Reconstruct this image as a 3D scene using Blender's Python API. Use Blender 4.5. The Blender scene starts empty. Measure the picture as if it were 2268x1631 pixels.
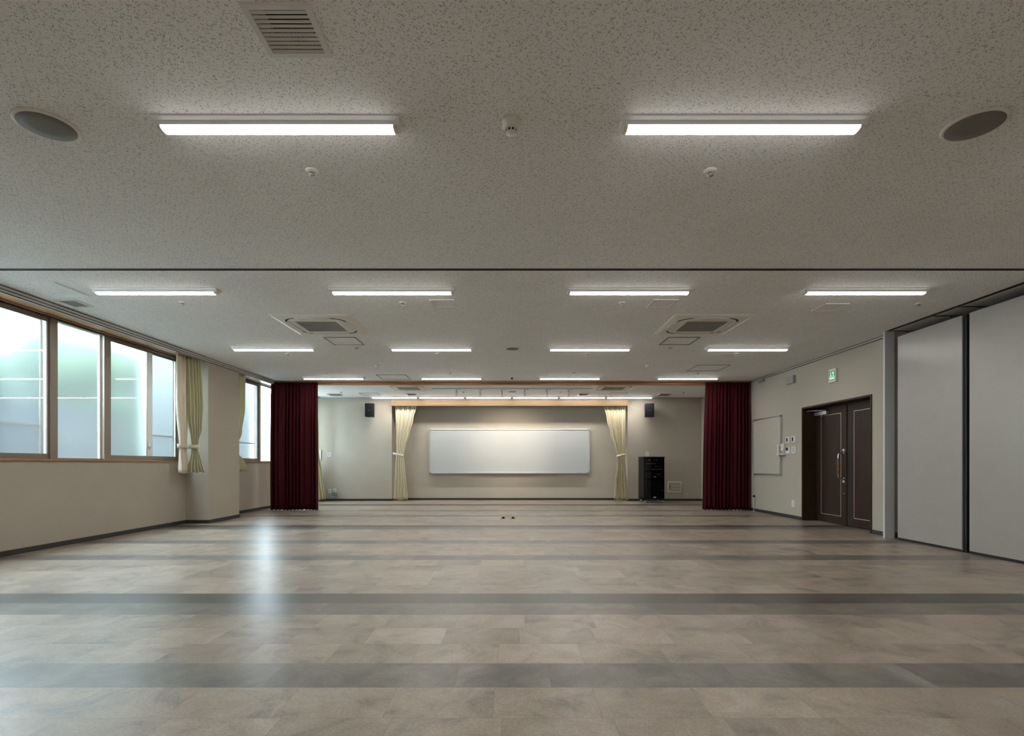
import bpy, math, random
from mathutils import Vector
random.seed(7)
scene = bpy.context.scene
PI = math.pi

# ------------------------------------------------------------------ camera, sky, exposure
F = 1191.0            # focal length in pixels of the 2268 px wide frame
VX, VY = 1131.0, 1029.0
EYE = 1.05
cam_data = bpy.data.cameras.new('camera')
cam_data.sensor_width = 36.0
cam_data.lens = F / 2268.0 * 36.0
cam_data.shift_x = (1134.0 - VX) / 2268.0
cam_data.shift_y = (VY - 815.5) / 2268.0
cam_data.clip_start = 0.02
cam = bpy.data.objects.new('camera', cam_data)
scene.collection.objects.link(cam)
cam.location = (0, 0, EYE)
cam.rotation_euler = (PI / 2, 0, 0)
scene.camera = cam

SKY = 20.0
LAMP = 40.0
SPOT = 34.0
world = bpy.data.worlds.new('sky')
scene.world = world
world.use_nodes = True
wn = world.node_tree
wn.nodes['Background'].inputs[0].default_value = (0.78, 0.90, 1.0, 1)
wn.nodes['Background'].inputs[1].default_value = SKY

vs = scene.view_settings
vs.view_transform = 'Standard'
vs.look = 'None'
vs.gamma = 1.0
vs.use_curve_mapping = False
vs.exposure = 0.2
scene.cycles.use_denoising = True
scene.cycles.max_bounces = 10
scene.cycles.diffuse_bounces = 5
scene.cycles.glossy_bounces = 4
scene.cycles.adaptive_threshold = 0.025
scene.cycles.transmission_bounces = 10
scene.cycles.transparent_max_bounces = 12

# ------------------------------------------------------------------ room dimensions (metres)
ZC = 2.945           # ceiling
XL, XP, XR = -5.77, -5.37, 5.48
YB, YREC = 15.44, 15.79
YF = -1.8
YPN, YPF = 9.55, 10.64     # pillar near / far face

def C(px, py, z=ZC):       # point of the ceiling plane seen at a pixel
    Y = F * (z - EYE) / (VY - py)
    return ((px - VX) / F * Y, Y)
def WX(X, px, py):         # point of a side wall
    Y = F * abs(X) / abs(px - VX)
    return (Y, EYE + (VY - py) / F * Y)
def WY(Y, px, py):         # point of a wall facing us
    return ((px - VX) / F * Y, EYE + (VY - py) / F * Y)

# ------------------------------------------------------------------ materials
MATS = {}
def srgb(r, g, b):
    def f(c):
        c /= 255.0
        return c / 12.92 if c <= 0.04045 else ((c + 0.055) / 1.055) ** 2.4
    return (f(r), f(g), f(b), 1)

class NT:
    def __init__(s, name):
        s.m = bpy.data.materials.new(name); s.m.use_nodes = True
        s.t = s.m.node_tree; s.n = s.t.nodes; s.l = s.t.links
        s.out = s.n['Material Output']; s.b = s.n['Principled BSDF']
    def node(s, typ, **kw):
        nd = s.n.new(typ)
        for k, v in kw.items(): setattr(nd, k, v)
        return nd
    def link(s, a, b): s.l.new(a, b)
    def math(s, op, a, b=None, c=None):
        nd = s.n.new('ShaderNodeMath'); nd.operation = op
        for i, v in enumerate((a, b, c)):
            if v is None: continue
            if isinstance(v, (int, float)): nd.inputs[i].default_value = v
            else: s.l.new(v, nd.inputs[i])
        return nd.outputs[0]
    def mix(s, fac, a, b, blend='MIX'):
        nd = s.n.new('ShaderNodeMix'); nd.data_type = 'RGBA'; nd.blend_type = blend
        for i, v in ((0, fac), (6, a), (7, b)):
            if isinstance(v, (int, float)): nd.inputs[i].default_value = v
            elif isinstance(v, tuple): nd.inputs[i].default_value = v
            else: s.l.new(v, nd.inputs[i])
        return nd.outputs[2]
    def coords(s, scale=(1, 1, 1), rot=(0, 0, 0), kind='Object'):
        tc = s.n.new('ShaderNodeTexCoord'); mp = s.n.new('ShaderNodeMapping')
        mp.inputs['Scale'].default_value = scale; mp.inputs['Rotation'].default_value = rot
        s.l.new(tc.outputs[kind], mp.inputs[0]); return mp.outputs[0]
    def noise(s, vec, scale, detail=3, rough=0.5, dist=0.0):
        nd = s.n.new('ShaderNodeTexNoise')
        nd.inputs['Scale'].default_value = scale; nd.inputs['Detail'].default_value = detail
        nd.inputs['Roughness'].default_value = rough; nd.inputs['Distortion'].default_value = dist
        s.l.new(vec, nd.inputs['Vector']); return nd.outputs[0]
    def ramp(s, fac, stops):
        nd = s.n.new('ShaderNodeValToRGB'); e = nd.color_ramp.elements
        while len(e) < len(stops): e.new(0.5)
        for el, (p, c) in zip(e, stops): el.position = p; el.color = c
        s.l.new(fac, nd.inputs[0]); return nd.outputs[0]

def mat(name, col, rough=0.5, metal=0.0, var=0.06, scale=6.0, stretch=(1, 1, 1), bump=0.0, bscale=200.0, spec=0.5, sheen=0.0):
    if name in MATS: return MATS[name]
    t = NT(name)
    v = t.coords(stretch)
    n = t.noise(v, scale, 4)
    lo = tuple(c * (1 - var) for c in col[:3]) + (1,)
    hi = tuple(min(1, c * (1 + var)) for c in col[:3]) + (1,)
    t.link(t.ramp(n, [(0.3, lo), (0.7, hi)]), t.b.inputs['Base Color'])
    t.b.inputs['Roughness'].default_value = rough
    t.b.inputs['Metallic'].default_value = metal
    t.b.inputs['Specular IOR Level'].default_value = spec
    if sheen: t.b.inputs['Sheen Weight'].default_value = sheen
    if bump:
        bn = t.node('ShaderNodeBump'); bn.inputs['Strength'].default_value = bump
        bn.inputs['Distance'].default_value = 0.002
        t.link(t.noise(t.coords(), bscale, 2), bn.inputs['Height'])
        t.link(bn.outputs[0], t.b.inputs['Normal'])
    MATS[name] = t.m
    return t.m

def mat_emit(name, col, strength):
    t = NT(name)
    t.b.inputs['Base Color'].default_value = col
    n = t.noise(t.coords(), 3.0, 1)
    t.link(t.ramp(n, [(0.0, tuple(c * 0.985 for c in col[:3]) + (1,)), (1.0, col)]), t.b.inputs['Emission Color'])
    t.b.inputs['Emission Strength'].default_value = strength
    t.b.inputs['Roughness'].default_value = 0.4
    MATS[name] = t.m
    return t.m

def mat_ceiling():
    t = NT('rockwool_ceiling_board')
    total = None
    for i, (sc, rot, thr, keep) in enumerate((((33, 150, 1), 0.6, 0.21, 0.17), ((35, 145, 1), -0.75, 0.21, 0.17), ((40, 140, 1), 1.75, 0.2, 0.2),
                                               ((100, 120, 1), 0.2, 0.19, 0.42))):
        vn = t.node('ShaderNodeTexVoronoi'); vn.voronoi_dimensions = '2D'; vn.feature = 'F1'
        vn.inputs['Scale'].default_value = 1.0
        base = t.coords((1, 1, 1))
        dist = t.node('ShaderNodeTexNoise'); dist.inputs['Scale'].default_value = 26.0 + 3 * i
        t.link(base, dist.inputs['Vector'])
        sub = t.node('ShaderNodeVectorMath', operation='MULTIPLY_ADD')
        sub.inputs[1].default_value = (0.02, 0.02, 0)
        t.link(dist.outputs[1], sub.inputs[0]); t.link(base, sub.inputs[2])
        mp = t.node('ShaderNodeMapping'); mp.vector_type = 'TEXTURE'
        mp.inputs['Rotation'].default_value = (0, 0, rot)
        mp.inputs['Scale'].default_value = (1 / sc[0], 1 / sc[1], 1)
        t.link(sub.outputs[0], mp.inputs[0]); t.link(mp.outputs[0], vn.inputs['Vector'])
        sp = t.node('ShaderNodeSeparateColor'); t.link(vn.outputs['Color'], sp.inputs[0])
        r = t.math('MULTIPLY_ADD', sp.outputs[1], 0.16, thr - 0.08)
        near = t.math('LESS_THAN', vn.outputs['Distance'], r)
        on = t.math('GREATER_THAN', sp.outputs[0], 1 - keep)
        p = t.math('MULTIPLY', near, on)
        total = p if total is None else t.math('MAXIMUM', total, p)
    n = t.noise(t.coords(), 1.7, 4)
    basec = t.ramp(n, [(0.3, (0.88, 0.88, 0.875, 1)), (0.7, (0.92, 0.92, 0.915, 1))])
    dark = t.mix(t.math('MULTIPLY', total, 0.8), basec, (0.34, 0.335, 0.32, 1))
    t.link(dark, t.b.inputs['Base Color'])
    t.b.inputs['Roughness'].default_value = 0.95
    t.b.inputs['Specular IOR Level'].default_value = 0.15
    bn = t.node('ShaderNodeBump'); bn.inputs['Strength'].default_value = 0.5; bn.inputs['Distance'].default_value = 0.002
    bn.invert = True
    t.link(total, bn.inputs['Height']); t.link(bn.outputs[0], t.b.inputs['Normal'])
    MATS['ceil'] = t.m
    return t.m

def mat_floor():
    t = NT('vinyl_stone_tile')
    tc = t.node('ShaderNodeTexCoord'); sp = t.node('ShaderNodeSeparateXYZ')
    t.link(tc.outputs['Object'], sp.inputs[0])
    ry = t.math('DIVIDE', t.math('SUBTRACT', sp.outputs[1], 2.529), 0.3064)
    row = t.math('FLOOR', ry); fy = t.math('FRACT', ry)
    wn1 = t.node('ShaderNodeTexWhiteNoise'); wn1.noise_dimensions = '1D'; t.link(row, wn1.inputs['W'])
    rx = t.math('ADD', t.math('DIVIDE', sp.outputs[0], 0.457), wn1.outputs['Value'])
    colm = t.math('FLOOR', rx); fx = t.math('FRACT', rx)
    cb = t.node('ShaderNodeCombineXYZ'); t.link(row, cb.inputs[0]); t.link(colm, cb.inputs[1])
    wn2 = t.node('ShaderNodeTexWhiteNoise'); wn2.noise_dimensions = '2D'; t.link(cb.outputs[0], wn2.inputs['Vector'])
    # dark courses
    med = None
    for k in (0, 4, 11, 15, 20, 27, 31, 36, -5, -1 - 4):
        c = t.math('COMPARE', row, float(k), 0.25)
        med = c if med is None else t.math('ADD', med, c)
    drk = None
    for k in (5, 21, 37):
        c = t.math('COMPARE', row, float(k), 0.25)
        drk = c if drk is None else t.math('ADD', drk, c)
    # stone veining, shifted per tile
    off = t.node('ShaderNodeVectorMath', operation='MULTIPLY_ADD'); off.inputs[1].default_value = (23, 17, 9)
    t.link(wn2.outputs['Color'], off.inputs[0]); t.link(tc.outputs['Object'], off.inputs[2])
    big = t.noise(off.outputs[0], 3.4, 7, 0.68, 0.7)
    fine = t.noise(tc.outputs['Object'], 75, 6, 0.75)
    stone = t.ramp(big, [(0.34, (0.195, 0.17, 0.147, 1)), (0.455, (0.322, 0.264, 0.205, 1)), (0.54, (0.366, 0.298, 0.229, 1)),
                         (0.635, (0.402, 0.354, 0.298, 1))])
    medc = t.ramp(big, [(0.36, (0.115, 0.109, 0.102, 1)), (0.5, (0.174, 0.154, 0.129, 1)), (0.64, (0.23, 0.214, 0.19, 1))])
    drkc = t.ramp(big, [(0.28, (0.055, 0.051, 0.043, 1)), (0.5, (0.077, 0.067, 0.052, 1)), (0.7, (0.10, 0.092, 0.077, 1))])
    c = t.mix(med, stone, medc); c = t.mix(drk, c, drkc)
    tone = t.math('MULTIPLY_ADD', wn2.outputs['Value'], 0.24, 0.71)
    cc = t.node('ShaderNodeVectorMath', operation='SCALE'); t.link(c, cc.inputs[0]); t.link(tone, cc.inputs['Scale'])
    f2 = t.math('MULTIPLY_ADD', fine, 1.5, 0.25)
    cc2 = t.node('ShaderNodeVectorMath', operation='SCALE'); t.link(cc.outputs[0], cc2.inputs[0]); t.link(f2, cc2.inputs['Scale'])
    jx = t.math('LESS_THAN', t.math('MINIMUM', fx, t.math('SUBTRACT', 1.0, fx)), 0.0019)
    jy = t.math('LESS_THAN', t.math('MINIMUM', fy, t.math('SUBTRACT', 1.0, fy)), 0.0026)
    j = t.math('MAXIMUM', jx, jy)
    t.link(t.mix(t.math('MULTIPLY', j, 0.75), cc2.outputs[0], (0.09, 0.085, 0.075, 1)), t.b.inputs['Base Color'])
    ro = t.math('MULTIPLY_ADD', fine, 0.16, 0.21)
    ro = t.math('MULTIPLY_ADD', big, 0.10, ro)
    t.link(ro, t.b.inputs['Roughness'])
    t.b.inputs['Specular IOR Level'].default_value = 0.46
    bn = t.node('ShaderNodeBump'); bn.inputs['Strength'].default_value = 0.12; bn.inputs['Distance'].default_value = 0.001
    t.link(t.math('SUBTRACT', fine, t.math('MULTIPLY', j, 0.8)), bn.inputs['Height'])
    t.link(bn.outputs[0], t.b.inputs['Normal'])
    MATS['floor'] = t.m
    return t.m

def mat_glass(name, frosted):
    t = NT(name); t.n.remove(t.b)
    gl = t.node('ShaderNodeBsdfGlossy'); gl.inputs['Roughness'].default_value = 0.0
    gl.inputs['Color'].default_value = (1, 1, 1, 1)
    rf = t.node('ShaderNodeBsdfRefraction')
    rf.inputs['Color'].default_value = (0.90, 0.96, 0.96, 1)
    rf.inputs['Roughness'].default_value = 0.36
    rf.inputs['IOR'].default_value = 1.4
    n = t.noise(t.coords(), 90.0, 3, 0.7)
    if frosted:
        bn = t.node('ShaderNodeBump'); bn.inputs['Strength'].default_value = 0.35; bn.inputs['Distance'].default_value = 0.004
        t.link(n, bn.inputs['Height']); t.link(bn.outputs[0], rf.inputs['Normal'])
    fr = t.node('ShaderNodeFresnel'); fr.inputs['IOR'].default_value = 1.5
    ms = t.node('ShaderNodeMixShader')
    tl = t.node('ShaderNodeBsdfTranslucent'); tl.inputs[0].default_value = (0.90, 0.96, 0.96, 1)
    m2 = t.node('ShaderNodeMixShader'); m2.inputs[0].default_value = 0.05
    t.link(rf.outputs[0], m2.inputs[1]); t.link(tl.outputs[0], m2.inputs[2])
    t.link(fr.outputs[0], ms.inputs[0]); t.link(m2.outputs[0], ms.inputs[1]); t.link(gl.outputs[0], ms.inputs[2])
    t.link(ms.outputs[0], t.out.inputs[0])
    MATS[name] = t.m
    return t.m

def mat_clear_face():
    t = NT('clear_glass_face'); t.n.remove(t.b)
    tr = t.node('ShaderNodeBsdfTransparent')
    t.link(t.ramp(t.noise(t.coords(), 4.0, 1), [(0, (0.95, 0.98, 0.98, 1)), (1, (0.97, 1, 1, 1))]), tr.inputs[0])
    t.link(tr.outputs[0], t.out.inputs[0])
    return t.m
def etch(ob):
    ob.data.materials.append(M_clear)
    for p in ob.data.polygons: p.material_index = 0 if p.normal.x > 0.5 else 1
    return ob

def mat_mesh_screen():
    t = NT('insect_screen_mesh')
    tr = t.node('ShaderNodeBsdfTransparent'); ms = t.node('ShaderNodeMixShader')
    t.b.inputs['Base Color'].default_value = (0.30, 0.33, 0.36, 1); t.b.inputs['Roughness'].default_value = 0.8
    n = t.noise(t.coords(), 300.0, 1)
    t.link(t.math('MULTIPLY_ADD', n, 0.1, 0.22), ms.inputs[0])
    t.link(tr.outputs[0], ms.inputs[1]); t.link(t.b.outputs[0], ms.inputs[2]); t.link(ms.outputs[0], t.out.inputs[0])
    MATS['screen'] = t.m
    return t.m

def mat_wood(name, a, b, axis_scale, rough=0.45):
    t = NT(name)
    v = t.coords(axis_scale)
    n = t.noise(v, 3.0, 5, 0.6, 0.3)
    bk = t.node('ShaderNodeTexBrick'); bk.inputs['Scale'].default_value = 1.0
    bk.inputs['Brick Width'].default_value = 0.9; bk.inputs['Row Height'].default_value = 0.045; bk.inputs['Mortar Size'].default_value = 0.0
    bk.inputs['Color1'].default_value = (0.86, 0.86, 0.86, 1); bk.inputs['Color2'].default_value = (1.08, 1.08, 1.08, 1)
    tc = t.node('ShaderNodeTexCoord'); sp = t.node('ShaderNodeSeparateXYZ'); cb = t.node('ShaderNodeCombineXYZ')
    t.link(tc.outputs['Object'], sp.inputs[0])
    t.link(t.math('ADD', sp.outputs[0], sp.outputs[1]), cb.inputs[0]); t.link(sp.outputs[2], cb.inputs[1])
    t.link(cb.outputs[0], bk.inputs['Vector'])
    col = t.ramp(n, [(0.3, a), (0.7, b)])
    t.link(t.mix(1.0, col, bk.outputs[0], 'MULTIPLY'), t.b.inputs['Base Color'])
    t.b.inputs['Roughness'].default_value = rough
    MATS[name] = t.m
    return t.m

def mat_fabric(name, col, sheen, rough=0.85, var=0.12, translucent=0.0):
    t = NT(name)
    n = t.noise(t.coords((60, 60, 2)), 2.0, 3)
    lo = tuple(c * (1 - var) for c in col[:3]) + (1,); hi = tuple(min(1, c * (1 + var)) for c in col[:3]) + (1,)
    c = t.ramp(n, [(0.3, lo), (0.7, hi)])
    t.link(c, t.b.inputs['Base Color'])
    t.b.inputs['Roughness'].default_value = rough
    t.b.inputs['Sheen Weight'].default_value = sheen
    t.b.inputs['Specular IOR Level'].default_value = 0.2
    if translucent:
        tl = t.node('ShaderNodeBsdfTranslucent'); ms = t.node('ShaderNodeMixShader'); ms.inputs[0].default_value = translucent
        t.link(c, tl.inputs[0]); t.link(t.b.outputs[0], ms.inputs[1]); t.link(tl.outputs[0], ms.inputs[2])
        t.link(ms.outputs[0], t.out.inputs[0])
    MATS[name] = t.m
    return t.m

def mat_leaf():
    t = NT('hedge_leaf')
    n = t.noise(t.coords(), 5.0, 5)
    t.link(t.ramp(n, [(0.3, (0.014, 0.036, 0.016, 1)), (0.7, (0.055, 0.11, 0.045, 1))]), t.b.inputs['Base Color'])
    t.b.inputs['Roughness'].default_value = 0.6
    return t.m

M_ceil = mat_ceiling(); M_floor = mat_floor()
M_wall = mat('cream_wall_cloth', (0.435, 0.393, 0.325, 1), 0.85, var=0.02, scale=3, bump=0.25, bscale=380, spec=0.25)
M_base = mat('dark_vinyl_baseboard', (0.030, 0.031, 0.028, 1), 0.5, var=0.1)
M_alu = mat('silver_aluminium', (0.62, 0.63, 0.65, 1), 0.35, 0.85, var=0.04)
M_bronze = mat('bronze_window_frame', (0.27, 0.225, 0.18, 1), 0.4, 0.2, var=0.06)
M_wood = mat_wood('oak_board', (0.112, 0.063, 0.022, 1), (0.152, 0.089, 0.033, 1), (0.6, 0.6, 14))
M_woodtrim = mat_wood('brown_wood_trim', (0.27, 0.125, 0.042, 1), (0.38, 0.19, 0.07, 1), (0.6, 0.6, 14))
M_white = mat('white_painted_metal', (0.70, 0.70, 0.68, 1), 0.45, var=0.02)
M_ivory = mat('ivory_plastic', (0.76, 0.735, 0.66, 1), 0.45, var=0.03)
M_greypl = mat('grey_plastic', (0.33, 0.33, 0.31, 1), 0.5, var=0.05)
M_slat = mat('grey_vent_slat', (0.235, 0.225, 0.20, 1), 0.5, var=0.05)
M_post = mat('pale_grey_painted_jamb', (0.56, 0.585, 0.60, 1), 0.4, var=0.02)
M_edge = mat('grey_edge_rail', (0.16, 0.16, 0.18, 1), 0.4, 0.3, var=0.04)
M_cornice = mat('pale_grey_cornice', (0.56, 0.545, 0.515, 1), 0.7, var=0.03)
M_lampbody = mat('white_lamp_housing', (0.84, 0.87, 0.88, 1), 0.45, var=0.015)
M_whiteslat = mat('white_vent_slat', (0.80, 0.79, 0.77, 1), 0.5, var=0.03)
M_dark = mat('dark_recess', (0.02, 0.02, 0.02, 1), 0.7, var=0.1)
M_strip = mat('bright_white_strip', (0.88, 0.90, 0.90, 1), 0.3, var=0.02)  # painted glint on the window edges; plain white on one hatch frame
M_black = mat('black_plastic', (0.008, 0.008, 0.009, 1), 0.5, var=0.1, spec=0.25)
M_speakerface = mat('black_speaker_cloth', (0.014, 0.015, 0.017, 1), 0.9, var=0.2, scale=60, spec=0.15)
M_gap = mat('grey_shadow_gap', (0.10, 0.10, 0.10, 1), 0.6, var=0.08)  # painted gap shade on the cornices; own grey of tracks and latches
M_panel = mat('light_grey_partition_board', (0.37, 0.344, 0.315, 1), 0.27, var=0.02, bump=0.06, bscale=300)
M_rubber = mat('black_rubber_seal', (0.008, 0.008, 0.008, 1), 0.6, var=0.1)
M_door = mat('dark_brown_door_veneer', (0.031, 0.016, 0.0095, 1), 0.45, var=0.14, scale=3, stretch=(8, 8, 0.6), spec=0.22)
M_steel = mat('polished_steel', (0.72, 0.72, 0.72, 1), 0.18, 1.0, var=0.03)
M_inlay = mat('pale_metal_inlay', (0.55, 0.52, 0.47, 1), 0.4, 0.4, var=0.04)
M_grip = mat_wood('wooden_grip', (0.22, 0.095, 0.035, 1), (0.29, 0.135, 0.05, 1), (8, 8, 1))
M_board = mat('white_enamel', (0.47, 0.49, 0.483, 1), 0.26, var=0.015, scale=2)
M_boardside = mat('beige_board_sheet', (0.47, 0.43, 0.36, 1), 0.5, var=0.02)
M_cornergrey = mat('grey_corner_plastic', (0.33, 0.34, 0.34, 1), 0.5, var=0.04)
M_red = mat_fabric('wine_red_velvet', (0.052, 0.0022, 0.005, 1), 0.0, 0.8, 0.25)
M_cream = mat_fabric('cream_curtain_cloth', (0.62, 0.555, 0.40, 1), 0.1, 0.9, 0.05)
M_green = mat_fabric('pale_green_curtain_cloth', (0.72, 0.70, 0.50, 1), 0.1, 0.9, 0.06, 0.25)
M_lining = mat_fabric('ivory_lining_cloth', (0.78, 0.71, 0.60, 1), 0.1, 0.9, 0.05, 0.25)
M_tie = mat_fabric('white_tie_cloth', (0.60, 0.61, 0.59, 1), 0.1, 0.8, 0.04)
M_frost = mat_glass('frosted_glass', True); M_clear = mat_clear_face()
M_smoke = mat('smoked_cabinet_glass', (0.006, 0.006, 0.007, 1), 0.06, var=0.1)
M_screen = mat_mesh_screen()
def mat_lens(k=1.0):
    # LED board behind the diffuser faces straight down: the rolled edges of the lens are dimmer than its middle
    t = NT('lit_lamp_diffuser')
    g = t.node('ShaderNodeNewGeometry'); sp = t.node('ShaderNodeSeparateXYZ'); t.link(g.outputs['True Normal'], sp.inputs[0])
    d = t.math('MAXIMUM', t.math('MULTIPLY', sp.outputs[2], -1.0), 0.0)
    t.b.inputs['Emission Color'].default_value = (1.0, 0.97, 0.922, 1)
    t.link(t.math('MULTIPLY', t.math('MULTIPLY_ADD', t.math('POWER', d, 2.0), 0.86, 0.14), LAMP * k), t.b.inputs['Emission Strength'])
    MATS['lens'] = t.m
    return t.m
M_lens = mat_lens(); M_lensbright = mat_lens(1.5)
M_exit = mat_emit('lit_green_sign_face', (0.005, 0.17, 0.07, 1), 0.7)
M_exitw = mat_emit('lit_white_sign_face', (0.62, 0.85, 0.72, 1), 0.4)
M_led = mat_emit('small_green_lamp', (0.55, 0.75, 0.15, 1), 0.5)
M_lcd = mat('dark_display', (0.010, 0.011, 0.008, 1), 0.25, var=0.1)
M_cable = mat('teal_cable_sheath', (0.08, 0.30, 0.35, 1), 0.45, var=0.08)
M_block = mat('grey_concrete_block', (0.047, 0.055, 0.059, 1), 0.9, var=0.1, scale=4)
M_outwall = mat('white_cladding', (0.19, 0.21, 0.22, 1), 0.8, var=0.03, scale=2)
M_soil = mat('gravel_ground', (0.30, 0.30, 0.28, 1), 0.95, var=0.2, scale=20)
M_leaf = mat_leaf()

# ------------------------------------------------------------------ mesh helpers
ORG = {}
class MB:
    def __init__(s): s.v = []; s.f = []; s.sm = []
    def add(s, vs, fs, smooth=False):
        o = len(s.v); s.v += [tuple(p) for p in vs]
        for f in fs: s.f.append(tuple(i + o for i in f)); s.sm.append(smooth)
        return s
    def box(s, x0, x1, y0, y1, z0, z1):
        x0, x1 = sorted((x0, x1)); y0, y1 = sorted((y0, y1)); z0, z1 = sorted((z0, z1))
        return s.add([(x0, y0, z0), (x1, y0, z0), (x1, y1, z0), (x0, y1, z0), (x0, y0, z1), (x1, y0, z1), (x1, y1, z1), (x0, y1, z1)],
                     [(0, 3, 2, 1), (4, 5, 6, 7), (0, 1, 5, 4), (1, 2, 6, 5), (2, 3, 7, 6), (3, 0, 4, 7)])
    def prism(s, poly, axis, a, b):
        # poly: list of 2D points; axis 'x','y','z' is the extrusion axis
        n = len(poly)
        def P(p, t):
            return {'x': (t, p[0], p[1]), 'y': (p[0], t, p[1]), 'z': (p[0], p[1], t)}[axis]
        return s.add([P(p, a) for p in poly] + [P(p, b) for p in poly],
                     [tuple(range(n - 1, -1, -1)), tuple(range(n, 2 * n))] + [(i, (i + 1) % n, n + (i + 1) % n, n + i) for i in range(n)])
    def lathe(s, prof, c=(0, 0, 0), n=24, axis='z', smooth=True):
        vs = []; fs = []
        for r, h in prof:
            for i in range(n):
                a = 2 * PI * i / n
                if axis == 'z': vs.append((c[0] + r * math.cos(a), c[1] + r * math.sin(a), c[2] + h))
                elif axis == 'x': vs.append((c[0] + h, c[1] + r * math.cos(a), c[2] + r * math.sin(a)))
                else: vs.append((c[0] + r * math.cos(a), c[1] + h, c[2] + r * math.sin(a)))
        m = len(prof)
        for j in range(m - 1):
            for i in range(n):
                fs.append((j * n + i, j * n + (i + 1) % n, (j + 1) * n + (i + 1) % n, (j + 1) * n + i))
        fs.append(tuple(range(n - 1, -1, -1))); fs.append(tuple((m - 1) * n + i for i in range(n)))
        return s.add(vs, fs, smooth)
    def tube(s, pts, r, n=8, closed=False):
        pts = [Vector(p) for p in pts]; N = len(pts); vs = []; fs = []
        for i, p in enumerate(pts):
            a = pts[(i - 1) % N] if (i > 0 or closed) else p
            b = pts[(i + 1) % N] if (i < N - 1 or closed) else p
            d = (b - a).normalized() if (b - a).length > 1e-9 else Vector((0, 0, 1))
            up = Vector((0, 0, 1)) if abs(d.z) < 0.9 else Vector((1, 0, 0))
            u = d.cross(up).normalized(); w = d.cross(u).normalized()
            for k in range(n):
                t = 2 * PI * k / n
                vs.append(p + u * (r * math.cos(t)) + w * (r * math.sin(t)))
        for i in range(N if closed else N - 1):
            j = (i + 1) % N
            for k in range(n): fs.append((i * n + k, i * n + (k + 1) % n, j * n + (k + 1) % n, j * n + k))
        if not closed:
            fs.append(tuple(range(n - 1, -1, -1))); fs.append(tuple((N - 1) * n + k for k in range(n)))
        return s.add(vs, fs, True)
    def frame(s, plane, a0, a1, b0, b1, w, d0, d1):
        # rectangular frame; plane 'xy','xz','yz'
        def B(p0, p1, q0, q1):
            if plane == 'xy': s.box(p0, p1, q0, q1, d0, d1)
            elif plane == 'xz': s.box(p0, p1, d0, d1, q0, q1)
            else: s.box(d0, d1, p0, p1, q0, q1)
        B(a0, a1, b0, b0 + w); B(a0, a1, b1 - w, b1); B(a0, a0 + w, b0 + w, b1 - w); B(a1 - w, a1, b0 + w, b1 - w)
        return s
    def plate(s, plane, a0, a1, b0, b1, d0, d1, holes):
        # slab with rectangular holes, real thickness and hole rims
        A = sorted({a0, a1} | {min(max(h[i], a0), a1) for h in holes for i in (0, 1)})
        B = sorted({b0, b1} | {min(max(h[i], b0), b1) for h in holes for i in (2, 3)})
        solid = {}
        for i in range(len(A) - 1):
            for j in range(len(B) - 1):
                ca, cb = (A[i] + A[i + 1]) / 2, (B[j] + B[j + 1]) / 2
                solid[i, j] = not any(h[0] < ca < h[1] and h[2] < cb < h[3] for h in holes)
        def P(a, b, d): return {'xy': (a, b, d), 'xz': (a, d, b), 'yz': (d, a, b)}[plane]
        for (i, j), on in solid.items():
            if not on: continue
            p0, p1, q0, q1 = A[i], A[i + 1], B[j], B[j + 1]
            s.add([P(p0, q0, d0), P(p1, q0, d0), P(p1, q1, d0), P(p0, q1, d0)], [(0, 1, 2, 3)])
            s.add([P(p0, q0, d1), P(p1, q0, d1), P(p1, q1, d1), P(p0, q1, d1)], [(3, 2, 1, 0)])
            for (di, dj, u, w) in ((-1, 0, (p0, q0), (p0, q1)), (1, 0, (p1, q0), (p1, q1)), (0, -1, (p0, q0), (p1, q0)), (0, 1, (p0, q1), (p1, q1))):
                if not solid.get((i + di, j + dj), False):
                    s.add([P(*u, d0), P(*w, d0), P(*w, d1), P(*u, d1)], [(0, 1, 2, 3)])
        return s
    def build(s, name, m, parent=None, bevel=0.0, origin=None):
        me = bpy.data.meshes.new(name)
        if parent is not None: o0 = ORG[parent.name]
        elif origin is not None: o0 = Vector(origin)
        else:
            lo = [min(p[i] for p in s.v) for i in range(3)]; hi = [max(p[i] for p in s.v) for i in range(3)]
            o0 = Vector(((lo[0] + hi[0]) / 2, (lo[1] + hi[1]) / 2, lo[2]))
        me.from_pydata([tuple(Vector(p) - o0) for p in s.v], [], s.f)
        me.polygons.foreach_set('use_smooth', s.sm)
        me.materials.append(m); me.update()
        ob = bpy.data.objects.new(name, me); scene.collection.objects.link(ob)
        if parent is not None: ob.parent = parent
        else: ob.location = o0
        ORG[ob.name] = o0
        if bevel:
            b = ob.modifiers.new('bevel', 'BEVEL'); b.width = bevel; b.segments = 2; b.limit_method = 'ANGLE'
        return ob

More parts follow.
